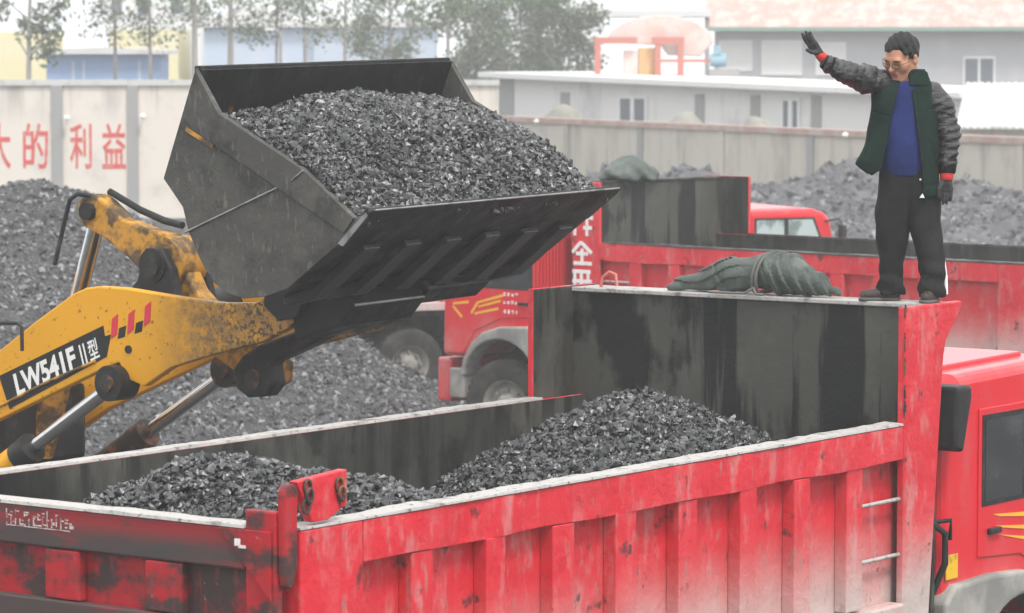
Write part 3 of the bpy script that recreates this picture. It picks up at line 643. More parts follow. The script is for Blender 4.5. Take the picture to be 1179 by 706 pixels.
def side_wall(root, sg):
    y = lambda a, c: (a, c) if sg > 0 else (-c, -a)
    sd_ = MB().box(-3.0, 3.40, *y(1.315, 1.352), 1.45, 2.698).build('side_panel', m_red, root)
    sd_.data.materials.append(m_steel_in)
    for p in sd_.data.polygons:
        if p.normal.y*sg < -.5: p.material_index = 1
    # top rail, gently dented like a used bed
    b = MB(); xs = np.linspace(-2.5, 2.895, 28); vs = []; fs = []
    for i, x in enumerate(xs):
        d = .010*math.sin(3.1*x+.7)+.008*math.sin(7.3*x) - (.03 if i in (4, 5) else 0)
        vs += [(x, sg*1.353, 2.49), (x, sg*(Yo+d), 2.485+.006*math.sin(5*x)), (x, sg*(Yo+d*.6), 2.694), (x, sg*1.353, 2.694)]
    for i in range(len(xs)-1):
        a = i*4
        for q in range(4): fs.append((a+q, a+(q+1)%4, a+4+(q+1)%4, a+4+q))
    fs += [(0, 1, 2, 3), ((len(xs)-1)*4+3, (len(xs)-1)*4+2, (len(xs)-1)*4+1, (len(xs)-1)*4)]
    b.add(vs, fs); b.build('top_rail', m_red, root)
    b = MB(); xs = np.linspace(-3.0, 2.89, 130); vs = []; fs = []
    for i, x in enumerate(xs):
        d = .010*(mnoise.noise(Vector((x*2.2, sg*5, 0)))+.6*mnoise.noise(Vector((x*9, sg*5, 3))))
        vs += [(x, sg*1.318, 2.70), (x, sg*(Yo+.006+d*.5), 2.70), (x, sg*(Yo+.003+d*.5), 2.712+d*.6), (x, sg*1.322, 2.716+d)]
    for i in range(len(xs)-1):
        a = i*4
        for q in range(4): fs.append((a+q, a+(q+1)%4, a+4+(q+1)%4, a+4+q))
    fs += [(0, 1, 2, 3), ((len(xs)-1)*4+3, (len(xs)-1)*4+2, (len(xs)-1)*4+1, (len(xs)-1)*4)]
    b.add(vs, fs); b.build('rim', m_rim, root)
    for a, c in RIBS: MB().box(a, c, *y(1.353, Yo-.006), 1.60, 2.483).build('rib', m_red, root, .008)
    MB().box(-2.998, -2.505, *y(1.353, Yo+.002), 1.45, 2.697).build('rear_post', m_red, root, .01)
    MB().box(-2.5, 2.88, *y(1.353, Yo+.03), 1.45, 1.585).build('lower_rail', m_red, root, .015)
    fp = MB().prism([(2.90, 1.45), (3.235, 1.45), (3.40, 3.10), (3.43, 3.20), (3.63, 3.40), (3.63, 3.44), (2.90, 3.44)], *y(1.405, Yo+.004)).build('front_post', m_red, root, .008)
    fp.data.materials.append(m_steel_in)
    for p in fp.data.polygons:
        if p.normal.y*sg < -.5: p.material_index = 1
    for z in (2.235, 1.885): MB().cyl((2.42, sg*(Yo-.03), z), (2.90, sg*(Yo-.03), z), .013, 10).build('ladder_rung', m_rim, root)
def dump_truck(head_top=3.43):
    root = empty('dump_truck', (0, 0, 0))
    side_wall(root, 1); side_wall(root, -1)
    MB().box(-3.0, 3.38, -1.312, 1.312, 1.35, 1.44).build('bed_floor', m_steel_in, root)
    # headboard: stained plate, ledge on top, canopy lip
    MB().box(3.36, 3.398, -1.4035, 1.4035, 1.45, 3.40).build('headboard', m_headboard, root)
    MB().prism([(3.34, 3.402), (3.60, 3.402), (3.63, 3.43), (3.34, 3.432)], -1.4035, 1.4035).build('headboard_ledge', m_rim, root, .006)  # pale colour stands in for light on the ledge top
    for k in range(6):
        yy = -1.1+k*.44; MB().box(3.40, 3.49, yy-.06, yy+.06, 1.5, 3.39).build('headboard_rib', m_red, root, .008)
    # tailgate
    MB().box(-3.075, -3.03, -1.33, 1.33, 1.5, 2.70).build('tailgate', m_tail, root)
    b = MB(); b.box(-3.14, -3.078, -1.215, 1.33, 2.50, 2.705); b.build('tailgate_bar', m_tailbar, root, .012)
    b = MB(); ys = np.linspace(-1.22, 1.335, 60); vs = []; fs = []
    for i, q in enumerate(ys):
        d = .009*mnoise.noise(Vector((q*4, 2, 1))); vs += [(-3.15, q, 2.708), (-3.02, q, 2.708), (-3.02, q, 2.726+d), (-3.145, q, 2.724+d)]
    for i in range(len(ys)-1):
        a = i*4
        for k in range(4): fs.append((a+k, a+(k+1)%4, a+4+(k+1)%4, a+4+k))
    fs += [(0, 1, 2, 3), ((len(ys)-1)*4+3, (len(ys)-1)*4+2, (len(ys)-1)*4+1, (len(ys)-1)*4)]
    b.add(vs, fs); b.build('tailgate_rim', m_rim, root)
    for a, c in ((-.80, -.555), (-.105, .135), (.58, .80)): MB().box(-3.135, -3.078, a, c, 2.24, 2.495).build('tailgate_rib', m_tail, root, .008)
    MB().box(-3.14, -3.078, -1.215, 1.33, 2.12, 2.235).build('tailgate_bar', m_tailbar, root, .012)
    for a, c in ((-.80, -.555), (-.105, .135), (.58, .80)): MB().box(-3.135, -3.078, a, c, 1.55, 2.115).build('tailgate_rib', m_tail, root, .008)
    for sg in (-1, 1):
        y = lambda a, c: (a, c) if sg > 0 else (-c, -a)
        MB().box(-3.137, -3.079, *y(1.218, 1.41), 1.5, 2.80).build('tailgate_post', m_tail, root, .01)
        MB().prism([(sg*1.05, 2.703), (sg*1.39, 2.703), (sg*1.39, 2.36)], -3.152, -3.1385, 'x').build('gusset', m_tail, root, .004)
        b = MB(); pts = [(-3.075+.052*math.cos(a), 2.885+.052*math.sin(a)) for a in np.linspace(PI, 0, 9)]+[(-3.03, 2.52), (-3.05, 2.45), (-3.08, 2.42), (-3.11, 2.43), (-3.125, 2.5)]
        b.prism(pts, *y(1.412, 1.462)); b.build('hinge_arm', m_tail, root, .012)
        br = MB().prism([(-3.02, 2.94), (-2.63, 2.965), (-2.63, 2.79), (-2.78, 2.727), (-2.90, 2.727)], *y(1.395, 1.45)).build('hinge_bracket', m_red, root, .006)
        for bx in (-2.945, -2.70):
            b = MB()
            for k, (ox, oz) in enumerate(((0, .045), (.006, .0), (-.012, -.05)) if bx < -2.8 else ((0, .03), (.012, -.015))):
                b.tube([(bx+ox+.024*math.cos(a), sg*(1.457+.006*(k % 2)), 2.865+oz+.034*math.sin(a)) for a in np.linspace(0, 2*PI, 13)], .0095, 6)
            b.build('chain', m_rust, br)
    # chassis, tank, wheels
    for sg in (-1, 1): MB().box(-3.0, 5.5, sg*.45-.06, sg*.45+.06, .95, 1.25).build('chassis_rail', m_chassis, root)
    for x in (-2.6, -1.4, 0, 1.4, 2.8): MB().box(x-.06, x+.06, -1.3, 1.3, 1.252, 1.348).build('cross_member', m_chassis, root)
    b = MB(); b.tube([(1.2, -.95, .95), (2.6, -.95, .95)], .28, 20).tube([(1.2, .95, .95), (2.6, .95, .95)], .28, 20); b.build('tank', m_chassis, root)
    for x in (-2.0, -.65):
        for sg in (-1, 1): wheel(root, x, sg*1.18, sg); wheel(root, x, sg*.80, sg)
        MB().cyl((x, -.8, .58), (x, .8, .58), .09, 12).build('axle', m_chassis, root)
    MB().cyl((4.65, -1.0, .58), (4.65, 1.0, .58), .08, 12).build('axle', m_chassis, root)
    for sg in (-1, 1): wheel(root, 4.65, sg*1.17, sg, .58, R(14))
    for sg in (-1, 1): MB().box(-3.02, -2.97, sg*1.0-.22, sg*1.0+.22, .8, 1.0).build('tail_lamp', m_lamp, root, .01)
    # cab
    arch = [(4.65+.69*math.cos(a), .86+.62*math.sin(a)) for a in np.linspace(R(28), R(152), 11)]
    prof = [(3.62, 1.15), (3.60, 2.72), (3.66, 2.86), (3.80, 2.945), (5.20, 2.97), (5.42, 2.90), (5.54, 2.78), (5.69, 2.05), (5.72, 1.15)] + arch
    c = MB().prism(prof, -1.34, 1.34).build('cab', m_redcab, root, .075, 4)
    MB().prism([(3.80, 2.93), (5.15, 2.955), (5.1, 2.995), (3.9, 2.975)], -1.1, 1.1).build('roof_panel', m_redcab, c, .012, 3)
    MB().prism([(5.56, 2.15), (5.69, 2.13), (5.58, 2.77), (5.45, 2.77)], -1.15, 1.15).build('windscreen', m_glass, c)
    MB().box(5.60, 5.84, -1.3, 1.3, .55, 1.12).build('bumper', m_redcab, root, .04, 3)
    MB().box(5.70, 5.76, -.9, .9, 1.3, 1.75).build('grille', m_black, c, .01)
    for sg in (-1, 1):
        y = lambda a, c: (a, c) if sg > 0 else (-c, -a)
        MB().box(5.82, 5.86, *y(.75, 1.15), .72, .92).build('headlight', m_winframe, root, .02)
        dr = MB().prism([(4.07, 1.72), (4.07, 2.70), (5.28, 2.70), (5.56, 2.02), (5.60, 1.20), (5.32, 1.20), (5.12, 1.50), (4.65, 1.68)], *y(1.3405, 1.352)).build('door', m_redcab, c, .006)
        wf = MB().prism([(4.11, 2.05), (4.11, 2.655), (5.22, 2.655), (5.47, 2.05)], *y(1.3525, 1.356)).build('window_seal', m_black, dr)
        MB().prism([(4.15, 2.08), (4.15, 2.62), (4.66, 2.62), (4.66, 2.08)], *y(1.3562, 1.359)).build('window', m_glass, dr)
        MB().prism([(4.74, 2.08), (4.74, 2.62), (5.19, 2.62), (5.41, 2.08)], *y(1.3562, 1.359)).build('window', m_glass, dr)
        MB().box(4.18, 4.34, *y(1.353, 1.385), 1.86, 1.90).build('handle', m_black, dr, .008)
        st = MB()
        def stroke(p, q, wd):
            p = np.array(p); q = np.array(q); d = (q-p)/np.linalg.norm(q-p); nn = np.array([-d[1], d[0]])*wd/2
            st.prism([tuple(p-nn*.5), tuple(q-nn), tuple(q+nn), tuple(p+nn)], *y(1.3525, 1.3545))
        for p, q, wd in (((5.50, 1.83), (5.22, 1.86), .035), ((5.50, 1.80), (5.34, 1.66), .035), ((5.18, 1.72), (5.06, 1.86), .04), ((5.08, 1.86), (4.62, 1.97), .035), ((5.05, 1.81), (4.66, 1.90), .03), ((5.12, 1.72), (4.70, 1.80), .035)): stroke(p, q, wd)
        st.build('flame_stripe', m_yellowmark, dr)
        rr = random.Random(3)
        for zr, h_ in ((1.965, .035), (1.865, .035), (1.745, .05)):
            lt = MB()
            for k in range(4):
                x0 = 4.36+k*.07
                for _ in range(4):
                    u, v = rr.uniform(0, .035), rr.uniform(0, h_)
                    if rr.random() < .5: lt.box(x0, x0+.045, *y(1.3525, 1.3538), zr+v, zr+v+.010)
                    else: lt.box(x0+u, x0+u+.010, *y(1.3525, 1.3541), zr, zr+h_)
            lt.build('lettering', m_white, dr)
        # wheel arch
        b = MB(); ins = [(4.65+.63*math.cos(a), .86+.55*math.sin(a)) for a in np.linspace(R(5), R(175), 16)]
        out = [(3.84, .92), (3.58, .95), (3.57, 1.48), (3.70, 1.585), (4.20, 1.60), (4.65, 1.575), (4.95, 1.49), (5.15, 1.34), (5.30, 1.12), (5.34, .92)]
        b.prism(ins+out, *y(1.12, 1.40)); b.build('fender', m_greyp, root, .03, 3)
        
        MB().box(5.30, 5.56, *y(1.0, 1.36), .62, 1.0).build('step', m_greyp, root, .02)
        mt = MB().tube([(5.42, sg*1.33, 2.75), (5.62, sg*1.5, 2.8), (5.66, sg*1.53, 2.7)], .015, 8).build('mirror_arm', m_black, c)
        MB().box(5.62, 5.70, *y(1.44, 1.62), 2.2, 2.7).build('mirror', m_black, c, .02)
        MB().cyl((3.68, sg*1.33, 2.79), (3.68, sg*1.385, 2.79), .045, 12).build('marker_lamp', m_redcab, c)
    return root
truck = dump_truck()
truck2 = copy_tree(truck); truck3 = copy_tree(truck)
def frame_at(o, loc, rz, s=1.0): o.location = loc; o.rotation_euler = (0, 0, rz); o.scale = (s, s, s)
T1O = (-.435, 20.055, 0.0); T1R = R(53.795)
frame_at(truck, T1O, T1R)
tag(truck, 'nearest red dump truck, open bed half filled with coal', 'truck', 'red dump trucks')
d2 = R(136.6); n2 = (-math.sin(d2), math.cos(d2))
T2O = (4.068 - .15*n2[0], 41.214 - .15*n2[1], 0)
frame_at(truck2, T2O, d2); tag(truck2, 'red dump truck behind the standing man, yellow flame on its door', 'truck', 'red dump trucks')
# the third lorry: nose to the right, parked behind the second, lower bed
frame_at(truck3, (-.25, 51.6, 0), R(22), .90); tag(truck3, 'farthest dump truck, only its red cab roof and windows clear behind another bed', 'truck', 'red dump trucks')
def sub(o, *names): return [c for c in kids(o) if c.name.split('.')[0] in names]
for c in sub(truck3, 'front_post', 'headboard', 'headboard_ledge', 'headboard_rib'):
    c.scale = (1, 1, .86); c.location = (0, 0, .0)
for c in sub(truck2, 'hinge_arm'): bpy.data.objects.remove(c)
for c in sub(truck2, 'rear_post'): c.location.x = -.52
for sg in (-1, 1):
    y = lambda a, c: (a, c) if sg > 0 else (-c, -a)
    MB().box(-3.024, -2.502, *y(1.353, Yo+.002), 2.487, 2.694).build('top_rail', m_red, truck2, .006)
    MB().box(-3.024, -2.502, *y(1.353, Yo+.03), 1.45, 1.585).build('lower_rail', m_red, truck2, .015)
for c in sub(truck2, 'side_panel', 'rim', 'bed_floor'): c.scale.x = 1.101; c.location.x = -3.38*.101
for c in sub(truck2, 'tailgate', 'tailgate_bar', 'tailgate_rim', 'tailgate_rib', 'tailgate_post', 'gusset'): c.location.x = -.65
for c in sub(truck2, 'hinge_bracket'):
    for q in kids(c): bpy.data.objects.remove(q)
    bpy.data.objects.remove(c)
for tt in (truck2, truck3):
    for c in sub(tt, 'rim', 'headboard_ledge'):
        c.data = c.data.copy(); c.data.materials[0] = m_steel_in
for c in sub(truck3, 'cab'):
    for q in sub(c, 'roof_panel'): q.scale = (1, 1, .9); q.location = (0, 0, .28)
    for dch in sub(c, 'door'):
        dch.location = (0, 0, .17)
        for wch in sub(dch, 'window'):
            wch.data = wch.data.copy(); wch.data.materials[0] = m_glass_pale

# details only the nearest truck shows
wx = MB().prism([(3.46, 2.50), (3.56, 2.47), (3.67, 2.82), (3.66, 2.90), (3.46, 2.90)], -1.52, -1.30).build('air_intake', m_black, truck, .025, 3)
b = MB(); b.tube([(3.47, -1.28, 2.5), (3.47, -1.28, 1.2)], .045, 12); b.tube([(3.44, -1.30, 2.05), (3.50, -1.42, 1.95), (3.54, -1.40, 1.75), (3.48, -1.34, 1.55)], .022, 8); b.tube([(3.48, -1.25, 2.0), (3.56, -1.43, 2.03), (3.60, -1.40, 1.9)], .016, 8); b.build('hose', m_black, truck)
MB().box(3.645, 3.80, -1.352, -1.341, 1.62, 1.78).build('reflector', m_reflector, truck, .004)
b = MB(); rr = random.Random(5); q = .40
while q > -.05:                      # the worn, unreadable stencil on the tailgate bar
    for _ in range(5):
        z = 2.60+rr.uniform(0, .07); l = rr.uniform(.008, .03)
        if rr.random() < .55: b.box(-3.1435, -3.1405, q-l, q, z, z+.007)
        else: b.box(-3.1432, -3.1405, q-.006, q, z-l*.6, z+l*.6)
    q -= .032
b.box(-3.1428, -3.1405, -.05, .40, 2.594, 2.598)
b.build('tailgate_lettering', m_chalk, truck)
b = MB(); b.box(-3.1568, -3.153, -1.20, -1.165, 2.62, 2.655).box(-3.1568, -3.153, -1.235, -1.19, 2.61, 2.625); b.build('white_sticker', m_white, truck)
MB().tube([(3.45, 1.235, 3.432), (3.45, 1.22, 3.50), (3.46, 1.17, 3.535), (3.46, 1.12, 3.52), (3.46, 1.11, 3.44)], .012, 8).build('lifting_ring', m_gantry, truck)
for c in sub(truck, 'cab'):
    for dch in sub(c, 'door'):
        for q in sub(dch, 'lettering', 'flame_stripe'):
            if min(v.co.y for v in q.data.vertices) < 0: bpy.data.objects.remove(q)
b = MB()
for z0, x0, z1, x1 in ((1.985, 4.26, 1.90, 5.1), (1.905, 4.30, 1.80, 5.1), (1.84, 4.36, 1.72, 5.0)):
    b.prism([(x0, z0), (x1, z1+.03), (x1+.05, z1-.02), (x0+.1, z0-.022)], -1.3568, -1.3525)
b.build('flame_stripe', m_yellowmark, truck)
b = MB(); rr = random.Random(11)
for k in range(26):
    z = rr.uniform(2.75, 3.40); h_ = rr.uniform(.01, .05); wd = rr.uniform(.006, .028)
    b.prism([(2.8965, z), (2.90+wd, z+h_*.3), (2.90+wd*.6, z+h_), (2.8965, z+h_*1.2)], -1.4565-.0002*k, -1.4535)
b.build('rust_chips', m_rust, [c for c in sub(truck, 'front_post') if min(v.co.y for v in c.data.vertices) < -1.4][0])
# details only the second truck shows: fluted cab corner and painted characters on its post
for k in range(7): MB().box(3.66+k*.055, 3.66+k*.055+.03, 1.342, 1.365, 1.75, 2.85).build('flute', m_redcab, truck2, .006)
b = MB()
def chst(p, q, wd=.045, o=None):
    p = np.array(p); q = np.array(q); d = (q-p)/np.linalg.norm(q-p); nn = np.array([-d[1], d[0]])*wd/2
    o.prism([tuple(p-nn), tuple(q-nn), tuple(q+nn), tuple(p+nn)], 1.4545, 1.458+random.random()*.003)
for zc, strokes in ((2.90, (((3.30, .10), (3.30, -.12)), ((3.38, .04), (3.22, .04)), ((3.17, .12), (3.0, .10)), ((3.10, .12), (3.10, -.12)), ((3.16, -.02), (3.02, -.02)))),
                    (2.57, (((3.20, .13), (3.34, .0)), ((3.20, .13), (3.02, .0)), ((3.28, -.01), (3.08, -.01)), ((3.18, .05), (3.18, -.13)), ((3.32, -.13), (3.02, -.13)))),
                    (2.22, (((3.34, .12), (3.04, .12)), ((3.30, .12), (3.30, -.1)), ((3.19, .12), (3.19, -.12)), ((3.08, .12), (3.08, -.1)), ((3.34, .0), (3.02, .0))))):
    for p, q in strokes: chst((p[0], zc+p[1]), (q[0], zc+q[1]), .045, b)
b.build('painted_characters', m_white, truck2)

# ------------------------------------------------------------------ coal in the near truck's bed (two tipped mounds)
inv = Matrix.Translation(T1O) @ Matrix.Rotation(T1R, 4, 'Z')
def bedmask(x0, x1):
    return lambda X, Y: (X > x0) & (X < x1) & (np.abs(Y) < 1.312)
cr = cones([(-1.75, .1, 1.68, 2.7), (-1.25, -.35, 1.55, 2.5), (-2.4, -.5, 1.35, 2.4)], k=.12)
cf = cones([(2.2, .05, 1.72, 2.6), (1.6, -.35, 1.45, 2.4), (2.7, -.2, 1.22, 2.3)], k=.12)
h1 = lambda X, Y: 1.45+np.maximum(cr(X, Y), .12)
h2 = lambda X, Y: 1.45+np.maximum(cf(X, Y), .10)
for nm, hh, rx, lab in (('coal_mound', h1, (-2.99, .15), 'rear mound of coal lumps in the truck bed beside the tailgate'), ('coal_mound', h2, (.15, 3.355), 'front mound of coal lumps in the truck bed below the headboard')):
    o = coal_heap(nm, hh, rx[0], rx[1], -1.31, 1.31, .06, 52000, .010, .072, m_coal, m_coalbase, bedmask(*rx), rough=.05, flat=.7, power=3.2)
    o.location = T1O; o.rotation_euler = (0, 0, T1R); tag(o, lab, 'coal', 'coal mounds in the truck bed')

# ================================================================== WHEEL LOADER (x forward, y left)
LO = (-.941, 22.5, 0.0); LR = R(-36.205); LZ = 3.982
ldr = empty('wheel_loader', LO, LR); tag(ldr, 'yellow wheel loader with raised black bucket full of coal', 'wheel loader')
BW = 2.84
prof = [(-1.46, .94), (-1.77, .19), (-1.60, 0.0), (-1.55, -.17), (-1.44, -.37), (-1.34, -.5), (-1.22, -.57), (-1.07, -.6), (-.88, -.58), (-.69, -.52), (-.22, -.19), (0, 0)]
def P3(x, z): return (x, LZ+z)
def inset(pr, t):
    out = []
    for i, p in enumerate(pr):
        a = np.array(pr[max(i-1, 0)]); c = np.array(pr[min(i+1, len(pr)-1)]); d = (c-a)/np.linalg.norm(c-a); out.append((p[0]-d[1]*t, p[1]+d[0]*t))
    return out
bk = MB(); inn = inset(prof, .04)
for i in range(len(prof)-1):
    bk.prism([P3(*prof[i]), P3(*prof[i+1]), P3(*inn[i+1]), P3(*inn[i])], 0.03, BW-.03)
bucket = bk.build('bucket', m_bucketdark, ldr); bucket.location = (0, 0, 0)
up = [(-1.46, .94), (-1.25, .64), (-.52, .275), (-.10, -.03), (0, 0)]
sideprof = [P3(*p) for p in prof] + [P3(*p) for p in up[1:-1][::-1]]
for a, c in ((0, .03), (BW-.03, BW)): MB().prism(sideprof, a, c).build('side_plate', m_bucket, bucket, .004)
band = [P3(-1.45, .93), P3(-1.25, .64), P3(-.52, .275), P3(-.10, -.03), P3(-.19, -.135), P3(-1.48, .52), P3(-1.56, .60)]
for a, c in ((-.018, -.0005), (BW+.0005, BW+.018)): MB().prism(band, a, c).build('cheek_plate', m_bucket, bucket, .005)
b = MB(); b.tube([(-1.575, -.004, LZ-.17), (-.63, -.004, LZ+.20)], .008, 6).tube([(-.62, -.022, LZ+.20), (-.52, -.022, LZ+.27)], .007, 6); b.build('weld_seam', m_edge, bucket)
b = MB(); b.prism([P3(-1.535, .545), P3(-1.30, .43), P3(-1.305, .405), P3(-1.545, .515)], -.0215, -.0185); b.build('worn_paint_patch', m_yeldirty, bucket)
b = MB(); b.prism([P3(-.24, -.205), P3(.0, -.03), P3(.055, .02), P3(.0, .012), P3(-.03, -.012)], -.012, BW+.012); b.build('cutting_edge', m_edge if False else m_bucketdark, bucket, .004)
MB().tube([(.053, .02, LZ+.022), (.053, BW-.02, LZ+.022)], .007, 6).build('edge_shine', m_edge, bucket)
MB().prism([P3(-.23, -.20), P3(-.19, -.22), P3(.02, -.015), P3(.0, .005)], -.028, -.013).build('edge_shine', m_edge, bucket)
# wear bars under the floor, rear rim bar
for yy in (.35, .80, 1.25, 1.70, 2.15, 2.58):
    MB().prism([P3(-.95, -.60), P3(-.69, -.53), P3(-.26, -.225), P3(-.235, -.26), P3(-.69, -.61), P3(-.95, -.67)], yy-.085, yy+.085).build('wear_bar', m_wear, bucket, .01)
MB().box(-1.50, -1.44, .03, BW-.03, LZ+.90, LZ+.955).build('spill_guard', m_bucketdark, bucket, .01)
b = MB(); b.prism([P3(-1.30, -.62), P3(-.80, -.60), P3(-.72, -.70), P3(-.85, -.84), P3(-1.25, -.96)], .74, 1.55).prism([P3(-1.25, -.60), P3(-.74, -.58), P3(-.70, -.64), P3(-.82, -.74), P3(-1.2, -.80)], 1.551, 2.28); b.build('lower_carrier', m_bucketdark, bucket, .02)
MB().tube([(-.735, .76, LZ-.69), (-.735, 1.54, LZ-.69)], .012, 6).build('edge_shine', m_edge, bucket)  # thin bright strip paints the highlight along the carrier's upper edge
for yy in (.70, .98, 1.90, 2.18): MB().prism([P3(-1.45, -.38), P3(-1.05, -.602), P3(-1.18, -.78), P3(-1.34, -.82), P3(-1.47, -.72)], yy-.03, yy+.03).build('bucket_lug', m_blackp, bucket, .01)
for yy in (1.30, 1.58): MB().prism([P3(-1.74, .02), P3(-1.60, -.02), P3(-1.52, -.25), P3(-1.9, -.42), P3(-1.98, -.3)], yy-.03, yy+.03).build('bucket_lug', m_blackp, bucket, .01)
ROLL = R(1.1); bucket.rotation_euler = (ROLL, 0, 0)       # the machine leans a little
bucket.location = (0, LZ*math.sin(ROLL), LZ*(1-math.cos(ROLL)))
# lift arms
armp = [(-5.35, 2.15), (-4.73, 2.40), (-4.177, 2.775), (-3.72, 3.061), (-3.35, 3.275), (-3.22, 3.325), (-3.102, 3.342), (-2.839, 3.34), (-2.332, 3.298), (-1.917, 3.273), (-1.62, 3.285), (-1.48, 3.35), (-1.38, 3.372), (-1.28, 3.345), (-1.225, 3.27), (-1.235, 3.19), (-1.32, 3.12), (-1.559, 3.01), (-1.75, 2.968), (-2.082, 2.883), (-2.40, 2.79), (-2.56, 2.70), (-2.66, 2.64), (-2.80, 2.68), (-2.90, 2.80), (-3.083, 2.735), (-4.184, 2.28), (-4.9, 1.86), (-5.3, 1.72), (-5.5, 1.9)]
for y0 in (.76, 2.02):
    arm = MB().prism(armp, y0, y0+.09).build('lift_arm', m_yel, ldr, .012)
    c = MB(); c.cyl((-1.337, y0-.035, 3.265), (-1.337, y0+.125, 3.265), .085, 24).cyl((-1.337, y0-.055, 3.265), (-1.337, y0-.036, 3.265), .05, 20); c.build('pin', m_rust, arm)
    for k in range(1):
        c = MB(); c.cyl((-2.80, y0-.012, 2.90), (-2.80, y0, 2.90), .03, 12); c.build('plug', m_blackp, arm)
    # lift cylinder: eye, chrome rod, yellow barrel
    lc = MB(); lc.cyl((-2.914, y0-.10, 2.655), (-2.914, y0+.10, 2.655), .13, 24).prism([(-3.08, 2.60), (-3.0, 2.77), (-2.86, 2.70), (-2.96, 2.52)], y0-.06, y0+.06); e = lc.build('lift_cylinder', m_blackp if y0 < 1 else m_rust, ldr, .012)
    c = MB(); c.cyl((-2.914, y0-.13, 2.655), (-2.914, y0-.101, 2.655), .06, 18); c.build('pin', m_rust, e)
    dx, dz = -.915, -.568; l = math.hypot(dx, dz); dx /= l; dz /= l
    pt = lambda t, yy=y0: (-2.98+dx*t, yy, 2.615+dz*t)
    MB().cyl(pt(0), pt(1.10), .052, 20).build('rod', m_chrome, e)
    MB().cyl(pt(.92), pt(1.08), .115, 24).build('gland', m_blackp if y0 < 1 else m_rust, e, .01)
    MB().cyl(pt(1.081), pt(2.05), .108, 24).build('barrel', m_yel if y0 < 1 else m_rust, e, .006)
# decal on the near arm, following its slope
near_arm = [c for c in kids(ldr) if c.name == 'lift_arm'][0]
yd = .7575
MB().prism([(-4.097, 2.637), (-3.045, 3.061), (-3.03, 2.985), (-2.972, 3.0), (-3.013, 2.836), (-3.994, 2.397)], yd, .7595).build('decal', m_decal, near_arm)
ang = math.atan2(3.061-2.637, 1.052); ca, sa = math.cos(ang), math.sin(ang)
def on_arm(body, u0, u1, h, ang_off=0.0, bold=.006, v0=.05):
    V, F = text_mesh(body, 1.0, .01, bold); lo, hi = V.min(0), V.max(0)
    U = (V[:, 0]-lo[0])/(hi[0]-lo[0])*(u1-u0)+u0; W = (V[:, 1]-lo[1])/(hi[1]-lo[1])*h+v0
    b = MB(); b.add(np.stack([-4.097+.055+U*ca-(W-.24)*sa*.75, yd-.0015-(V[:, 2]-lo[2])*.1, 2.637-.0+U*sa+(W-.24)*ca], 1), F)
    return b.build('lettering', m_decalw, near_arm)
on_arm('LW541F', .09, .745, .175, v0=.05, bold=.036)
on_arm('II', .80, .855, .15, bold=.0, v0=.055)
on_arm('型', .885, .985, .15, bold=.012, v0=.055)
for (a, c), mm in (((-2.935, 3.06), m_decalr), ((-2.775, 3.10), m_decalr), ((-2.615, 3.165), m_decalr), ((-2.865, 3.02), m_decal), ((-2.70, 3.065), m_decal)):
    w2, h2 = (.035, .09) if mm is m_decalr else (.042, .05)
    MB().prism([(a-w2, c-h2), (a+w2*.7, c-h2*.6), (a+w2, c+h2), (a-w2*.6, c+h2*.6)], yd-(.0 if mm is m_decal else .003), .7596).build('chevron', mm, near_arm)
MB().tube([(-4.25, .752, 2.345), (-3.6, .752, 2.62), (-3.12, .752, 2.80)], .012, 6).build('hydraulic_pipe', m_yeldirty, near_arm)
# cross tube between the arms, rocker, link, tilt cylinder
MB().cyl((-2.95, .855, 3.12), (-2.95, 2.015, 3.12), .16, 24).build('cross_tube', m_blackp, ldr)
for yy in (1.26, 1.62): MB().prism([(-3.32, 3.20), (-3.14, 3.36), (-3.06, 3.60), (-2.90, 3.60), (-2.80, 3.45), (-2.72, 3.15), (-3.0, 3.02)], yy-.04, yy+.04).build('rocker_mount', m_blackp, ldr, .015)
rk = [(-3.86, 3.80), (-3.86, 3.90), (-3.80, 3.965), (-3.70, 3.975), (-3.60, 3.93), (-3.42, 3.80), (-3.20, 3.74), (-2.96, 3.70), (-2.84, 3.60), (-2.80, 3.47), (-2.70, 3.30), (-2.40, 3.05), (-2.02, 2.90), (-1.88, 2.80), (-1.90, 2.66), (-2.02, 2.60), (-2.20, 2.66), (-2.6, 2.86), (-3.0, 3.20), (-3.16, 3.36), (-3.34, 3.50), (-3.62, 3.66), (-3.78, 3.72)]
rocker = MB().prism(rk, 1.36, 1.52).build('rocker', m_yeldirty, ldr, .02)
b = MB(); b.cyl((-2.975, 1.30, 3.475), (-2.975, 1.58, 3.475), .21, 28); b.build('boss', m_yeldirty, rocker, .01)
b = MB(); b.cyl((-2.975, 1.20, 3.475), (-2.975, 1.68, 3.475), .125, 28).cyl((-2.975, 1.17, 3.475), (-2.975, 1.199, 3.475), .085, 24); b.build('pin', m_blackp, rocker, .008)
b = MB(); b.cyl((-3.735, 1.31, 3.845), (-3.735, 1.57, 3.845), .065, 20); b.build('pin', m_blackp, rocker, .005)
lk = MB().prism([(-2.16, 2.62), (-2.20, 2.75), (-2.1, 2.86), (-1.94, 2.95), (-1.5, 3.10), (-1.25, 3.22), (-1.18, 3.10), (-1.55, 2.93), (-1.83, 2.82), (-1.80, 2.66), (-1.88, 2.58), (-2.05, 2.56)], 1.18, 1.34).build('bucket_link', m_blackp, ldr, .03, 3)
MB().cyl((-1.99, 1.165, 2.70), (-1.99, 1.179, 2.70), .07, 20).build('pin', m_rust, lk)
tc_ = MB(); tc_.cyl((-3.72, 1.44, 3.80), (-3.98, 1.44, 3.05), .062, 20); tco = tc_.build('tilt_cylinder', m_chrome, ldr)
MB().cyl((-3.96, 1.44, 3.11), (-4.35, 1.44, 1.98), .11, 24).build('barrel', m_yeldirty, tco)
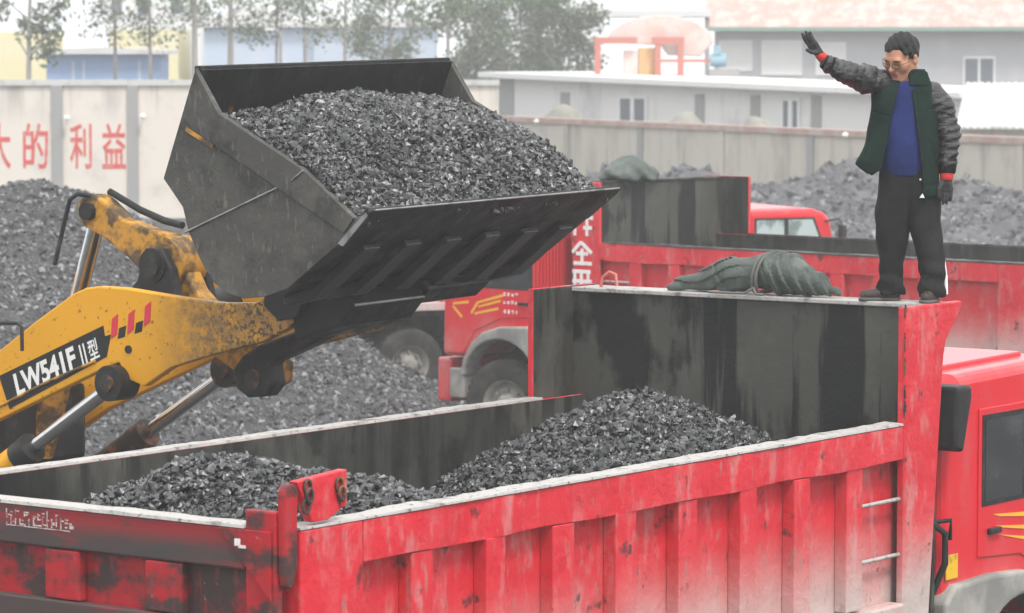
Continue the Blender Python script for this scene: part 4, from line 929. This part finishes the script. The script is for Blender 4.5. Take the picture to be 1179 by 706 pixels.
MB().tube([(-3.70, 1.40, 3.955), (-3.80, 1.30, 3.975), (-3.86, 1.28, 3.93), (-3.92, 1.28, 3.75), (-4.02, 1.28, 3.44)], .018, 8).build('guard_rod', m_blackp, ldr)
MB().tube([(-3.66, 1.50, 3.99), (-3.35, 1.50, 3.86), (-3.10, 1.48, 3.79), (-2.9, 1.46, 3.76)], .028, 8).build('hydraulic_hose', m_blackp, ldr)
# front frame, axle, wheels and the rest of the machine (out of frame)
MB().prism([(-5.9, 1.0), (-5.9, 2.3), (-5.3, 2.3), (-4.75, 1.75), (-4.3, 1.35), (-4.3, .95)], 1.0, 1.9).build('front_frame', m_yel, ldr, .03)
for a in (.60, 2.2): MB().prism([(-5.75, 1.2), (-5.75, 2.2), (-5.3, 2.25), (-4.7, 1.55), (-4.6, 1.2)], a, a+.08).build('frame_plate', m_yel, ldr, .015)
MB().cyl((-5.3, .2, .78), (-5.3, 2.7, .78), .16, 16).build('axle', m_blackp, ldr)
MB().box(-4.62, -4.28, .95, 1.9, 1.9, 2.5).build('hose_bank', m_blackp, ldr, .05)
MB().box(-9.2, -6.1, .75, 2.15, 1.0, 2.3).build('rear_frame', m_yel, ldr, .08, 3)
cb = MB().prism([(-7.9, 2.3), (-7.9, 3.5), (-6.5, 3.5), (-6.2, 2.3)], .65, 2.25).build('operator_cab', m_yel, ldr, .06, 3)
MB().prism([(-7.75, 2.5), (-7.75, 3.4), (-6.6, 3.4), (-6.38, 2.5)], .63, .6485).build('window', m_glass, cb)
for x in (-5.3, -8.2):
    for yy, s in ((.15, -1), (2.75, 1)): wheel(ldr, x, yy, s, .78)
MB().tube([(-3.95, .55, 3.05), (-3.70, .55, 3.06), (-3.655, .55, 3.03), (-3.655, .55, 2.86)], .014, 8).build('hand_rail', m_blackp, ldr)
MB().tube([(-3.95, .55, 3.05), (-4.6, .62, 2.7), (-5.0, .7, 2.2)], .014, 8).build('rail_bracket', m_blackp, ldr)

# coal in the bucket
def bh(X, Y):
    u = np.clip(-X, 0, 1.45); edge = np.interp(u, [0, .10, .52, 1.25, 1.45], [.0, -.02, .27, .60, .66])
    tv = np.clip(Y/BW, 0, 1); tu = np.clip(u/1.42, 0, 1)
    bump = .25*np.sin(PI*np.clip(tu, 0, 1))**.8*(np.sin(PI*tv)**.55)
    return LZ + edge - .035 + bump + .03*np.sin(3.0*Y+X*2)*np.sin(PI*tv)
bl = coal_heap('bucket_coal', bh, -1.42, .02, .035, BW-.035, .05, 52000, .009, .072, m_coal, m_coalbase, lambda X, Y: (X > -1.43) & (X < -.03), rough=.04, flat=.6, power=3.2)
_m = Matrix.Rotation(LR, 4, 'Z') @ Matrix.Translation(bucket.location) @ Matrix.Rotation(ROLL, 4, 'X')
bl.matrix_world = Matrix.Translation(LO) @ _m
tag(bl, 'heaped load of black coal lumps in the raised loader bucket', 'coal')

# ================================================================== canvas bundles
def tarp_bundle(label, mat_):
    S = SDF((-.80, -.32, -.06), (.72, .32, .40), .009)
    # x along the ledge: left lobe low and drawn out, right lobe fat; tied at x=.03
    S.put(S.cone((-.62, 0, .045), (-.20, 0, .115), .045, .125)); S.put(S.cone((-.25, .02, .10), (-.06, .02, .13), .115, .10), .05)
    S.put(S.cone((.06, .02, .15), (.22, 0, .135), .125, .145), .02); S.put(S.cone((.12, .05, .2), (.2, -.02, .2), .08, .07), .03); S.put(S.cone((.22, 0, .125), (.44, 0, .085), .135, .085), .04)
    S.put(S.cone((.44, 0, .07), (.60, -.02, .035), .07, .035), .03); S.put(S.cone((-.66, -.05, .025), (-.45, .08, .04), .03, .05), .04)
    S.put(S.cone((-.34, .05, .15), (.0, .04, .215), .03, .05), .03); S.put(S.cone((.05, .04, .22), (.22, .03, .245), .045, .03), .03)
    S.d = np.maximum(S.d, -S.Z+.004)
    wig = .03*np.sin(9*S.Z+5*S.Y)+.02*np.sin(17*S.Y+2)
    crease = lambda q, w: np.exp(-(q/w)**2)
    fold = .004*np.sin(13*S.X+9*S.Z+6*S.Y)+.003*np.sin(31*S.X-17*S.Z+9*S.Y)
    u = (S.X+.40*S.Z+wig*.5-.22)/.085; saw = u-np.floor(u); right_ = np.clip((u+.2)*3, 0, 1)
    fold = fold+.026*(1-saw)*right_                                     # stepped folded ends
    fold = fold+.012*crease(S.X-.12-.5*S.Z*.3+wig*.4, .008)+.010*crease(S.X-.05-.35*(.28-S.Z)+wig*.3, .010)
    v = (S.Z-.20*S.X+.03*np.sin(11*S.X)-.03)/.075; sv = v-np.floor(v); left_ = np.clip((-.04-S.X)*9, 0, 1)
    fold = fold+.016*sv*left_+.010*crease((S.X+.25)+.8*(S.Z-.1), .012)*left_
    S.d = S.d+fold.astype(np.float32)
    o = S.build('canvas_bundle', mat_, None, 1)
    b = MB()
    for off in (-.006, .022):
        pts = [(.03+off+.02*math.sin(a), math.cos(a)*.135, max(.015, .125+math.sin(a)*.135)) for a in np.linspace(0, 2*PI, 25)]
        b.tube(pts, .011, 6)
    b.tube([(.03, -.13, .05), (-.02, -.155, .015), (-.10, -.15, .012), (-.3, -.15, .012)], .009, 6)
    b.tube([(.03, -.13, .05), (.07, -.16, .012), (.13, -.165, .012)], .009, 6)
    b.build('rope', m_rope, o)
    tag(o, label, 'canvas')
    return o
tp = tarp_bundle('rolled dark green canvas tied with rope on the near headboard', m_tarp)
def t1(l): v = inv @ Vector(l); return v
tp.location = t1((3.47, -.03, 3.432)); tp.rotation_euler = (0, 0, T1R - PI/2)
tp.scale = (1.02, 1.0, 1.02)
S = SDF((-.55, -.4, -.05), (.55, .4, .45), .02)
S.put(S.ell((0, 0, .05), (.34, .24, .25))); S.put(S.ell((-.2, 0, .03), (.28, .2, .15)), .05); S.put(S.ell((.25, 0, .03), (.22, .2, .15)), .05); S.d = np.maximum(S.d, -S.Z); S.wob(.02, 16, 14, 20, 1.0)
t2 = S.build('canvas_bundle', m_tarp, None, 1); tag(t2, 'small heaped green canvas on the headboard of the truck behind the man', 'canvas')
M2 = Matrix.Translation(T2O) @ Matrix.Rotation(d2, 4, 'Z'); t2.location = M2 @ Vector((3.47, .25, 3.432)); t2.rotation_euler = (0, 0, d2+PI/2)
b = MB(); b.tube([(-.02, -.02, .0), (-.02, -.06, -.02), (.0, -.13, -.03), (.0, -.14, -.25), (.012, -.142, -.45)], .018, 6); b.build('rope', m_black, t2)

# ================================================================== THE MAN
PS = 180.0
def P(px, py, y=0.0): return ((px-1040)/PS, y, (347-py)/PS)
def X_(px): return (px-1040)/PS
def Z_(py): return (347-py)/PS
HC = np.array(P(1035, 67, -.02))
fwd = np.array([-.60, -.66, -.40]); fwd /= np.linalg.norm(fwd)
upv = np.array([-.16, -.30, .93]); upv -= fwd*(upv@fwd); upv /= np.linalg.norm(upv); rgt = np.cross(fwd, upv)
HS = 1.13
def hd(r, f, u): return HC+HS*(rgt*r+fwd*f+upv*u)
HB = [rgt, fwd, upv]
def hsdf(S, c, r): return S.ell(hd(*c), [q*HS for q in r], HB)
def hcone(S, a, b_, ra, rb): return S.cone(hd(*a), hd(*b_), ra*HS, rb*HS)
man = SDF((-.72, -.34, -.02), (.40, .30, 1.76), .0085)
S = man
S.put(hsdf(S, (0, -.012, .035), (.083, .105, .098)))
S.put(hcone(S, (0, .028, -.025), (0, .066, -.088), .070, .036), .03)
for s in (-1, 1):
    S.put(hsdf(S, (s*.045, .062, -.018), (.030, .028, .034)), .02)
    S.put(hcone(S, (s*.05, .0, -.05), (s*.022, .062, -.092), .034, .026), .03)
S.put(hcone(S, (-.038, .085, .030), (.038, .085, .030), .016, .016), .015)
S.put(hcone(S, (0, .097, .018), (0, .117, -.022), .009, .0135), .010)
S.put(hcone(S, (-.012, .106, -.024), (.012, .106, -.024), .009, .009), .006)
for s in (-1, 1): S.cut(hsdf(S, (s*.031, .106, .008), (.021, .016, .012)), .012)
for s in (-1, 1): S.put(hsdf(S, (s*.031, .082, .007), (.014, .012, .010)), .003)
S.put(hcone(S, (-.021, .094, -.053), (.021, .094, -.053), .0085, .0085), .006); S.put(hcone(S, (-.016, .092, -.066), (.016, .092, -.066), .010, .010), .006)
S.cut(hcone(S, (-.020, .106, -.059), (.020, .106, -.059), .0045, .0045), .004)
for s in (-1, 1):
    S.put(hsdf(S, (s*.086, -.012, -.002), (.012, .022, .034)), .006); S.cut(hsdf(S, (s*.096, -.004, .002), (.008, .012, .018)), .006)
neck = P(1046, 98, .01)
S.put(S.cone(hd(0, -.03, -.03), neck, .062, .066), .03)
S.put(S.cone(P(1041, 118, .02), P(1041, 160), .085, .10), .05); S.put(S.cone(P(1041, 160), P(1041, 200), .115, .09), .05)
S.put(S.cone(P(1020, 110, .02), P(1064, 112, .02), .06, .06), .03)
arms = [(P(1012, 94, -.03), P(975, 84, -.10), P(944, 68, -.14)), (P(1072, 108), P(1090, 152, -.02), P(1087, 198, -.06))]
for a, b_, c in arms:
    S.put(S.cone(a, b_, .048, .040), .03); S.put(S.cone(b_, c, .040, .024), .02)
S.put(S.cone(P(943, 67, -.14), P(933, 54, -.15), .022, .009), .01); S.put(S.cone(P(1087, 200, -.06), P(1086, 215, -.075), .022, .009), .01)
legs = [(P(1029, 210, .02), P(1028, 272, .03), P(1026, 334, .08)), (P(1056, 210, -.0), P(1066, 272, -.04), P(1071, 334, -.08))]
for a, b_, c in legs:
    S.put(S.cone(a, b_, .07, .055), .03); S.put(S.cone(b_, c, .052, .04), .02)
for a, b_ in ((P(1030, 338, .075), P(1002, 341, .06)), (P(1071, 338, -.075), P(1064, 340, -.15))): S.put(S.cone(a, b_, .026, .015), .01)
person = man.build('person', m_skin, None, 1)
person.data.materials.append(m_lips); person.data.materials.append(m_hair)
LC = Vector(hd(0, .097, -.060))
for p in person.data.polygons:
    v = np.array(p.center)-HC; r_, f_, u_ = v@rgt/HS, v@fwd/HS, v@upv/HS
    if f_ > .088 and abs(r_) < .024 and -.073 < u_ < -.047: p.material_index = 1
    if f_ > .07 and .0255 < u_+.10*abs(abs(r_)-.030) < .0335 and .016 < abs(r_) < .052: p.material_index = 2     # eyebrows
    if f_ > .078 and .014 < abs(r_) < .046 and .0005 < u_ < .0055: p.material_index = 2                            # lowered lashes
tag(person, 'man in green jacket and blue shirt standing on the headboard, arm raised', 'person')
def bodypart(name, mat_, lo, hi, h, fn, smooth=1):
    S = SDF(lo, hi, h); fn(S); return S.build(name, mat_, person, smooth)
def f_hair(S):
    S.put(hsdf(S, (0, -.018, .044), (.092, .113, .103)))
    c = S
    Pv = [S.X-HC[0], S.Y-HC[1], S.Z-HC[2]]
    ff = (Pv[0]*fwd[0]+Pv[1]*fwd[1]+Pv[2]*fwd[2])/HS; uu = (Pv[0]*upv[0]+Pv[1]*upv[1]+Pv[2]*upv[2])/HS; rr_ = (Pv[0]*rgt[0]+Pv[1]*rgt[1]+Pv[2]*rgt[2])/HS
    line = np.where(ff > 0, .030+.68*ff, .030+1.05*ff) - .012*np.sin(60*rr_) - .02*(np.abs(rr_) > .075)*(ff > -.02)
    S.d = np.maximum(S.d, (line-uu)*.8*HS)
    S.d = S.d+(.003*np.sin(140*S.X+60*S.Z)+.003*np.sin(170*S.Y-90*S.Z)).astype(np.float32)
bodypart('hair', m_hair, HC-.22, HC+.22, .006, f_hair)
# spectacles
b = MB()
for s in (-1, 1):
    b.tube([hd(s*.033+.024*math.cos(a)*(1), .112-.012*abs(math.cos(a))*(1 if math.cos(a)*s > 0 else 0), .004+.016*math.sin(a)) for a in np.linspace(0, 2*PI, 17)], .0022, 6)
    b.tube([hd(s*.057, .100, .008), hd(s*.088, .06, .012), hd(s*.092, -.005, .012)], .0022, 6)
b.tube([hd(-.009, .113, .007), hd(.009, .113, .007)], .0022, 6)
gl = b.build('spectacles', m_frame, person)
# shirt
def f_shirt(S):
    S.put(S.loft([(Z_(203), X_(1010), X_(1070), .0, .128), (Z_(188), X_(1010), X_(1070), -.012, .135), (Z_(165), X_(1010), X_(1071), -.012, .135), (Z_(140), X_(1009), X_(1072), -.005, .13), (Z_(118), X_(1012), X_(1071), 0, .12), (Z_(106), X_(1017), X_(1068), .0, .112), (Z_(99), X_(1022), X_(1065), .0, .105), (Z_(93), X_(1028), X_(1062), .005, .092)], 2.2))
    S.wob(.006, 10, 8, 16, .4)
bodypart('shirt', m_shirt, (-.3, -.3, .7), (.3, .3, 1.5), .012, f_shirt)
# jacket body: a shell, open down the front
def f_jacket(S):
    lv = [(Z_(232), X_(1004), X_(1082), .01, .15), (Z_(212), X_(998), X_(1082), .01, .16), (Z_(198), X_(982), X_(1082), -.01, .175), (Z_(185), X_(983), X_(1082), -.01, .172), (Z_(165), X_(990), X_(1081), -.008, .165), (Z_(140), X_(998), X_(1081), 0, .155), (Z_(118), X_(1002), X_(1081), 0, .145), (Z_(104), X_(1004), X_(1078), .005, .125), (Z_(96), X_(1012), X_(1070), .01, .108), (Z_(89), X_(1024), X_(1063), .01, .092), (Z_(80), X_(1028), X_(1062), .015, .085)]
    d = S.loft(lv, 2.3)
    inner = S.loft([(q[0], q[1]+.022, q[2]-.022, q[3], q[4]-.022) for q in lv[1:-1]]+[(Z_(240), lv[0][1]+.022, lv[0][2]-.022, .01, .13), (Z_(70), lv[-1][1]+.02, lv[-1][2]-.02, .015, .065)], 2.3)
    S.d = np.zeros_like(S.d); S.wob(.011, 12, 8, 15, 1.9); fold = S.d
    fold = fold + (.006*np.sin(34*S.Z+20*S.X+3*np.sin(9*S.X))*np.clip((.95-S.Z)*3, 0, 1)).astype(np.float32)
    S.d = np.maximum(d+fold, -(inner+fold))
    py = 347-S.Z*PS; px = 1040+S.X*PS
    el = np.interp(py, [80, 100, 120, 150, 185, 235], [1036, 1031, 1025, 1019, 1012, 1010]); er = np.interp(py, [80, 100, 120, 150, 190, 235], [1040, 1044, 1047, 1051, 1056, 1059])
    op = np.maximum(np.maximum((el-px)/PS, (px-er)/PS), S.Y-.0)
    S.cut(op, .008)
    def groove(p, q, wd=.007, dp=.0045):
        a = np.array([X_(p[0]), Z_(p[1])]); b_ = np.array([X_(q[0]), Z_(q[1])]); ab = b_-a
        t = np.clip(((S.X-a[0])*ab[0]+(S.Z-a[1])*ab[1])/(ab@ab), 0, 1)
        dd = (S.X-a[0]-t*ab[0])**2+(S.Z-a[1]-t*ab[1])**2
        S.d = S.d+(dp*np.exp(-dd/wd**2)*(S.Y < 0)).astype(np.float32)
    for p, q in (((1050, 128), (1078, 122)), ((1064, 160), (1074, 186)), ((1058, 214), (1082, 209)), ((1049, 104), (1062, 222)), ((1003, 128), (1022, 134)), ((998, 160), (994, 182))): groove(p, q)
    hem = np.interp(px, [980, 990, 1000, 1012, 1040, 1056, 1085], [186, 194, 201, 192, 214, 228, 222])
    S.d = np.maximum(S.d, (py-hem)/PS*.9)
jk = bodypart('jacket', m_jacket, (-.34, -.24, .60), (.28, .26, 1.52), .0085, f_jacket)
b = MB(); b.tube([P(1055, 206, -.158), P(1055, 204, -.158)], .006, 8)
b.build('snap_button', m_lampw, jk)
b = MB(); b.add([P(1054, 226, -.166), P(1060, 226, -.166), P(1057.5, 221, -.166), P(1054, 226, -.16), P(1060, 226, -.16), P(1057.5, 221, -.16)], [(0, 1, 2), (3, 5, 4), (0, 3, 4, 1), (1, 4, 5, 2), (2, 5, 3, 0)]); b.build('white_mark', m_lampw, jk)
def f_collar(S):
    S.put(.7*np.abs(S.loft([(Z_(97), X_(1021), X_(1068), .008, .112), (Z_(86), X_(1026), X_(1064), .012, .094), (Z_(76), X_(1031), X_(1062), .02, .082)], 2.2))-.009)
    px = 1040+S.X*PS; py = 347-S.Z*PS
    S.d = np.maximum(S.d, np.maximum(Z_(98)-S.Z, S.Z-np.interp(px, [1020, 1040, 1056, 1066], [Z_(93), Z_(90), Z_(80), Z_(82)])))
    S.cut(np.maximum(np.maximum((1028-px)/PS, (px-1043)/PS), S.Y-.02), .005)
bodypart('collar', m_jacket, (-.2, -.2, 1.3), (.22, .2, 1.56), .007, f_collar)
def sleeve(pts, rads, seed):
    def f(S):
        for i in range(len(pts)-1): S.put(S.cone(pts[i], pts[i+1], rads[i], rads[i+1]), .03)
        a = np.array(pts[0]); ax = np.array(pts[-1])-a; ax /= np.linalg.norm(ax)
        t = (S.X-a[0])*ax[0]+(S.Y-a[1])*ax[1]+(S.Z-a[2])*ax[2]
        S.d = S.d+(.0045*np.sin(50*t+2.6*np.sin(19*S.X+seed)+24*S.Y+18*S.Z+seed)+.0045*np.sin(70*t-46*S.Z+38*S.X+2*seed+1.5*np.sin(30*S.Y))+.003*np.sin(120*t+40*S.Y-30*S.X)).astype(np.float32)*np.clip((t+.02)*12, .2, 1).astype(np.float32)
    q = np.array(pts); return bodypart('sleeve', m_sleeve, q.min(0)-.13, q.max(0)+.13, .008, f)
sleeve([P(1010, 94, -.02), P(992, 90, -.06), P(973, 84, -.10), P(950, 73, -.135)], [.088, .086, .072, .056], 1.0)
sleeve([P(1070, 108, .0), P(1080, 122, -.01), P(1089, 150, -.02), P(1088, 186, -.05)], [.085, .082, .078, .066], 4.0)
def cuff(a, b_, ra, rb, m):
    bb = MB(); A = np.array(a); B = np.array(b_); bb.tube([A+(B-A)*t for t in (0, .05, .5, .95, 1)], [ra*.9, ra, (ra+rb)/2*1.02, rb, rb*.9], 20); return bb.build('sleeve_cuff', m, person)
cuff(P(953, 75, -.13), P(943, 69.5, -.142), .057, .046, m_cuff); cuff(P(1088, 182, -.045), P(1087.5, 199, -.06), .066, .055, m_cuff)
# trousers
def f_trousers(S):
    A = [(Z_(340), X_(1010), X_(1044), .075, .085), (Z_(333), X_(1010), X_(1045), .07, .088), (Z_(318), X_(1012), X_(1040), .06, .086), (Z_(300), X_(1012), X_(1041), .045, .088), (Z_(278), X_(1009), X_(1044), .03, .10), (Z_(240), X_(1007), X_(1052), .015, .11), (Z_(215), X_(1009), X_(1055), .005, .12), (Z_(192), X_(1012), X_(1058), .0, .122)]
    B = [(Z_(342), X_(1055), X_(1087), -.075, .085), (Z_(333), X_(1054), X_(1087), -.07, .088), (Z_(318), X_(1057), X_(1086), -.06, .086), (Z_(300), X_(1056), X_(1086), -.05, .088), (Z_(278), X_(1051), X_(1085), -.03, .10), (Z_(240), X_(1040), X_(1082), -.01, .11), (Z_(215), X_(1034), X_(1078), .0, .12), (Z_(192), X_(1030), X_(1072), .0, .122)]
    S.put(S.loft(A, 2.2)); S.put(S.loft(B, 2.2), .010)
    low = np.clip((.35-S.Z)*4, 0, 1)
    S.d = S.d+(.005*np.sin(13*S.Z+9*S.X+6*S.Y)+.007*low*np.sin(52*S.Z+16*S.X+3*np.sin(14*S.Y))+.004*np.sin(30*S.Z-34*S.X)*np.clip(1-3*np.abs(S.Z-.5), .3, 1)).astype(np.float32)
tr = bodypart('trousers', m_trouser, (-.25, -.25, -.02), (.33, .25, .92), .009, f_trousers)
b = MB(); b.tube([P(1086.5, 300, -.03), P(1087.5, 318, -.05), P(1088, 338, -.06)], [.006, .012, .012], 8); b.build('side_stripe', m_lampw, tr)
def shoe(a, b_, y):
    def f(S):
        S.put(S.cone(a, b_, .047, .036)); S.put(S.cone(a, (a[0], a[1], a[2]+.05), .045, .05), .02); S.d = np.maximum(S.d, .012-S.Z)
    q = np.array([a, b_]); o = bodypart('shoe', m_shoe, q.min(0)-.1, q.max(0)+.12, .006, f)
    def g(S):
        S.put(S.cone((a[0], a[1], .01), (b_[0], b_[1], .01), .053, .044)); S.d = np.maximum(S.d, np.maximum(S.Z-.022, .0005-S.Z))
    SS = SDF(q.min(0)*[1, 1, 0]-[.1, .1, .02], q.max(0)*[1, 1, 0]+[.1, .1, .06], .006); g(SS); SS.build('sole', m_sole, o, 0)
shoe((X_(1029), .072, .045), (X_(997), .055, .035), 0); shoe((X_(1071), -.075, .045), (X_(1062), -.185, .035), 0)
# gloves: palm, four jointed fingers, a thumb, red knitted cuff
def glove(wrist, palm_end, side, fdir, fingers, thumb, cuffpts):
    W = np.array(wrist); E = np.array(palm_end); s_ = np.array(side, float); s_ /= np.linalg.norm(s_)
    pts = [W, E]
    def f(S):
        for k in (-1, -.33, .33, 1): S.put(S.cone(W+s_*.014*k, E+s_*.030*k, .019, .016), .012)
        for k, (j1, j2, j3) in zip((-1, -.33, .33, 1), fingers):
            a = E+s_*.031*k
            S.put(S.cone(a, j1, .0125, .0118), .006); S.put(S.cone(j1, j2, .0118, .011), .003); S.put(S.cone(j2, j3, .011, .0095), .003)
        t0, t1_, t2_ = [np.array(q) for q in thumb]
        S.put(S.cone(t0, t1_, .0165, .0135), .01); S.put(S.cone(t1_, t2_, .0135, .011), .004)
    allp = np.array(pts+[np.array(q) for fg in fingers for q in fg]+[np.array(q) for q in thumb])
    o = bodypart('glove', m_glove, allp.min(0)-.05, allp.max(0)+.05, .0045, f)
    c = MB(); A = np.array(cuffpts[0]); B = np.array(cuffpts[1]); c.tube([A+(B-A)*t for t in (0, .06, .5, .94, 1)], [cuffpts[2]*.9, cuffpts[2], cuffpts[2]*.96, cuffpts[3], cuffpts[3]*.9], 18)
    c.build('glove_cuff', m_glovecuff, o)
yb = -.15
E = np.array(P(931, 51.5, yb)); sd1 = np.array([.45, -.80, .35]); sd1 /= np.linalg.norm(sd1)
fg = []
for k, (tx, ty, dd) in zip((-1, -.33, .33, 1), ((921.5, 40.5, .055), (919.5, 38.5, .02), (922.5, 37.0, -.02), (926.0, 38.5, -.055))):
    a = E+sd1*.031*k; tip = np.array(P(tx, ty, yb-dd*0.0))+sd1*.018*k
    fg.append((a+(tip-a)*.42+np.array([-.004, 0, .002]), a+(tip-a)*.74+np.array([-.003, 0, .002]), tip))
glove(P(939.5, 63, yb+.005), E, sd1, None, fg, (P(935.5, 60, yb-.02), P(929, 59.5, yb-.04), P(923.8, 57.2, yb-.045)), (P(943.5, 67, yb+.008), P(937.5, 61, yb), .034, .031))
E = np.array(P(1086.5, 217, -.075)); sd2 = np.array([.93, -.35, 0]); sd2 /= np.linalg.norm(sd2); fg = []
for k, ln_ in zip((-1, -.33, .33, 1), (.080, .092, .088, .070)):
    a = E+sd2*.031*k; dn = np.array([-.02+.04*k, -.10, -1.0]); dn /= np.linalg.norm(dn)
    j1 = a+dn*ln_*.42; j2 = j1+(dn+np.array([-.08, .18, 0]))*ln_*.32; j3 = j2+(dn+np.array([-.15, .35, .05]))*ln_*.26; fg.append((j1, j2, j3))
glove(P(1087, 206, -.068), E, sd2, None, fg, (P(1081, 209, -.085), P(1077.5, 217, -.105), P(1077.5, 225, -.11)), (P(1087.5, 196, -.058), P(1087, 207, -.069), .046, .040))
person.location = t1((3.465, -1.12, 3.432))

# ================================================================== haze: the damp, dusty air of the yard
hz = MB().box(-60, 60, -3, 215, -1.0, 13.5)
hm = bpy.data.materials.new('haze_air'); hm.use_nodes = True; t_ = hm.node_tree; t_.nodes.clear()
pv = t_.nodes.new('ShaderNodeVolumePrincipled'); om = t_.nodes.new('ShaderNodeOutputMaterial')
pv.inputs['Color'].default_value = (.96, .955, .945, 1); pv.inputs['Density'].default_value = HAZE_DENSITY; pv.inputs['Anisotropy'].default_value = 0.0
t_.links.new(pv.outputs[0], om.inputs['Volume'])
ho = hz.build('haze', hm); tag(ho, kind='stuff')
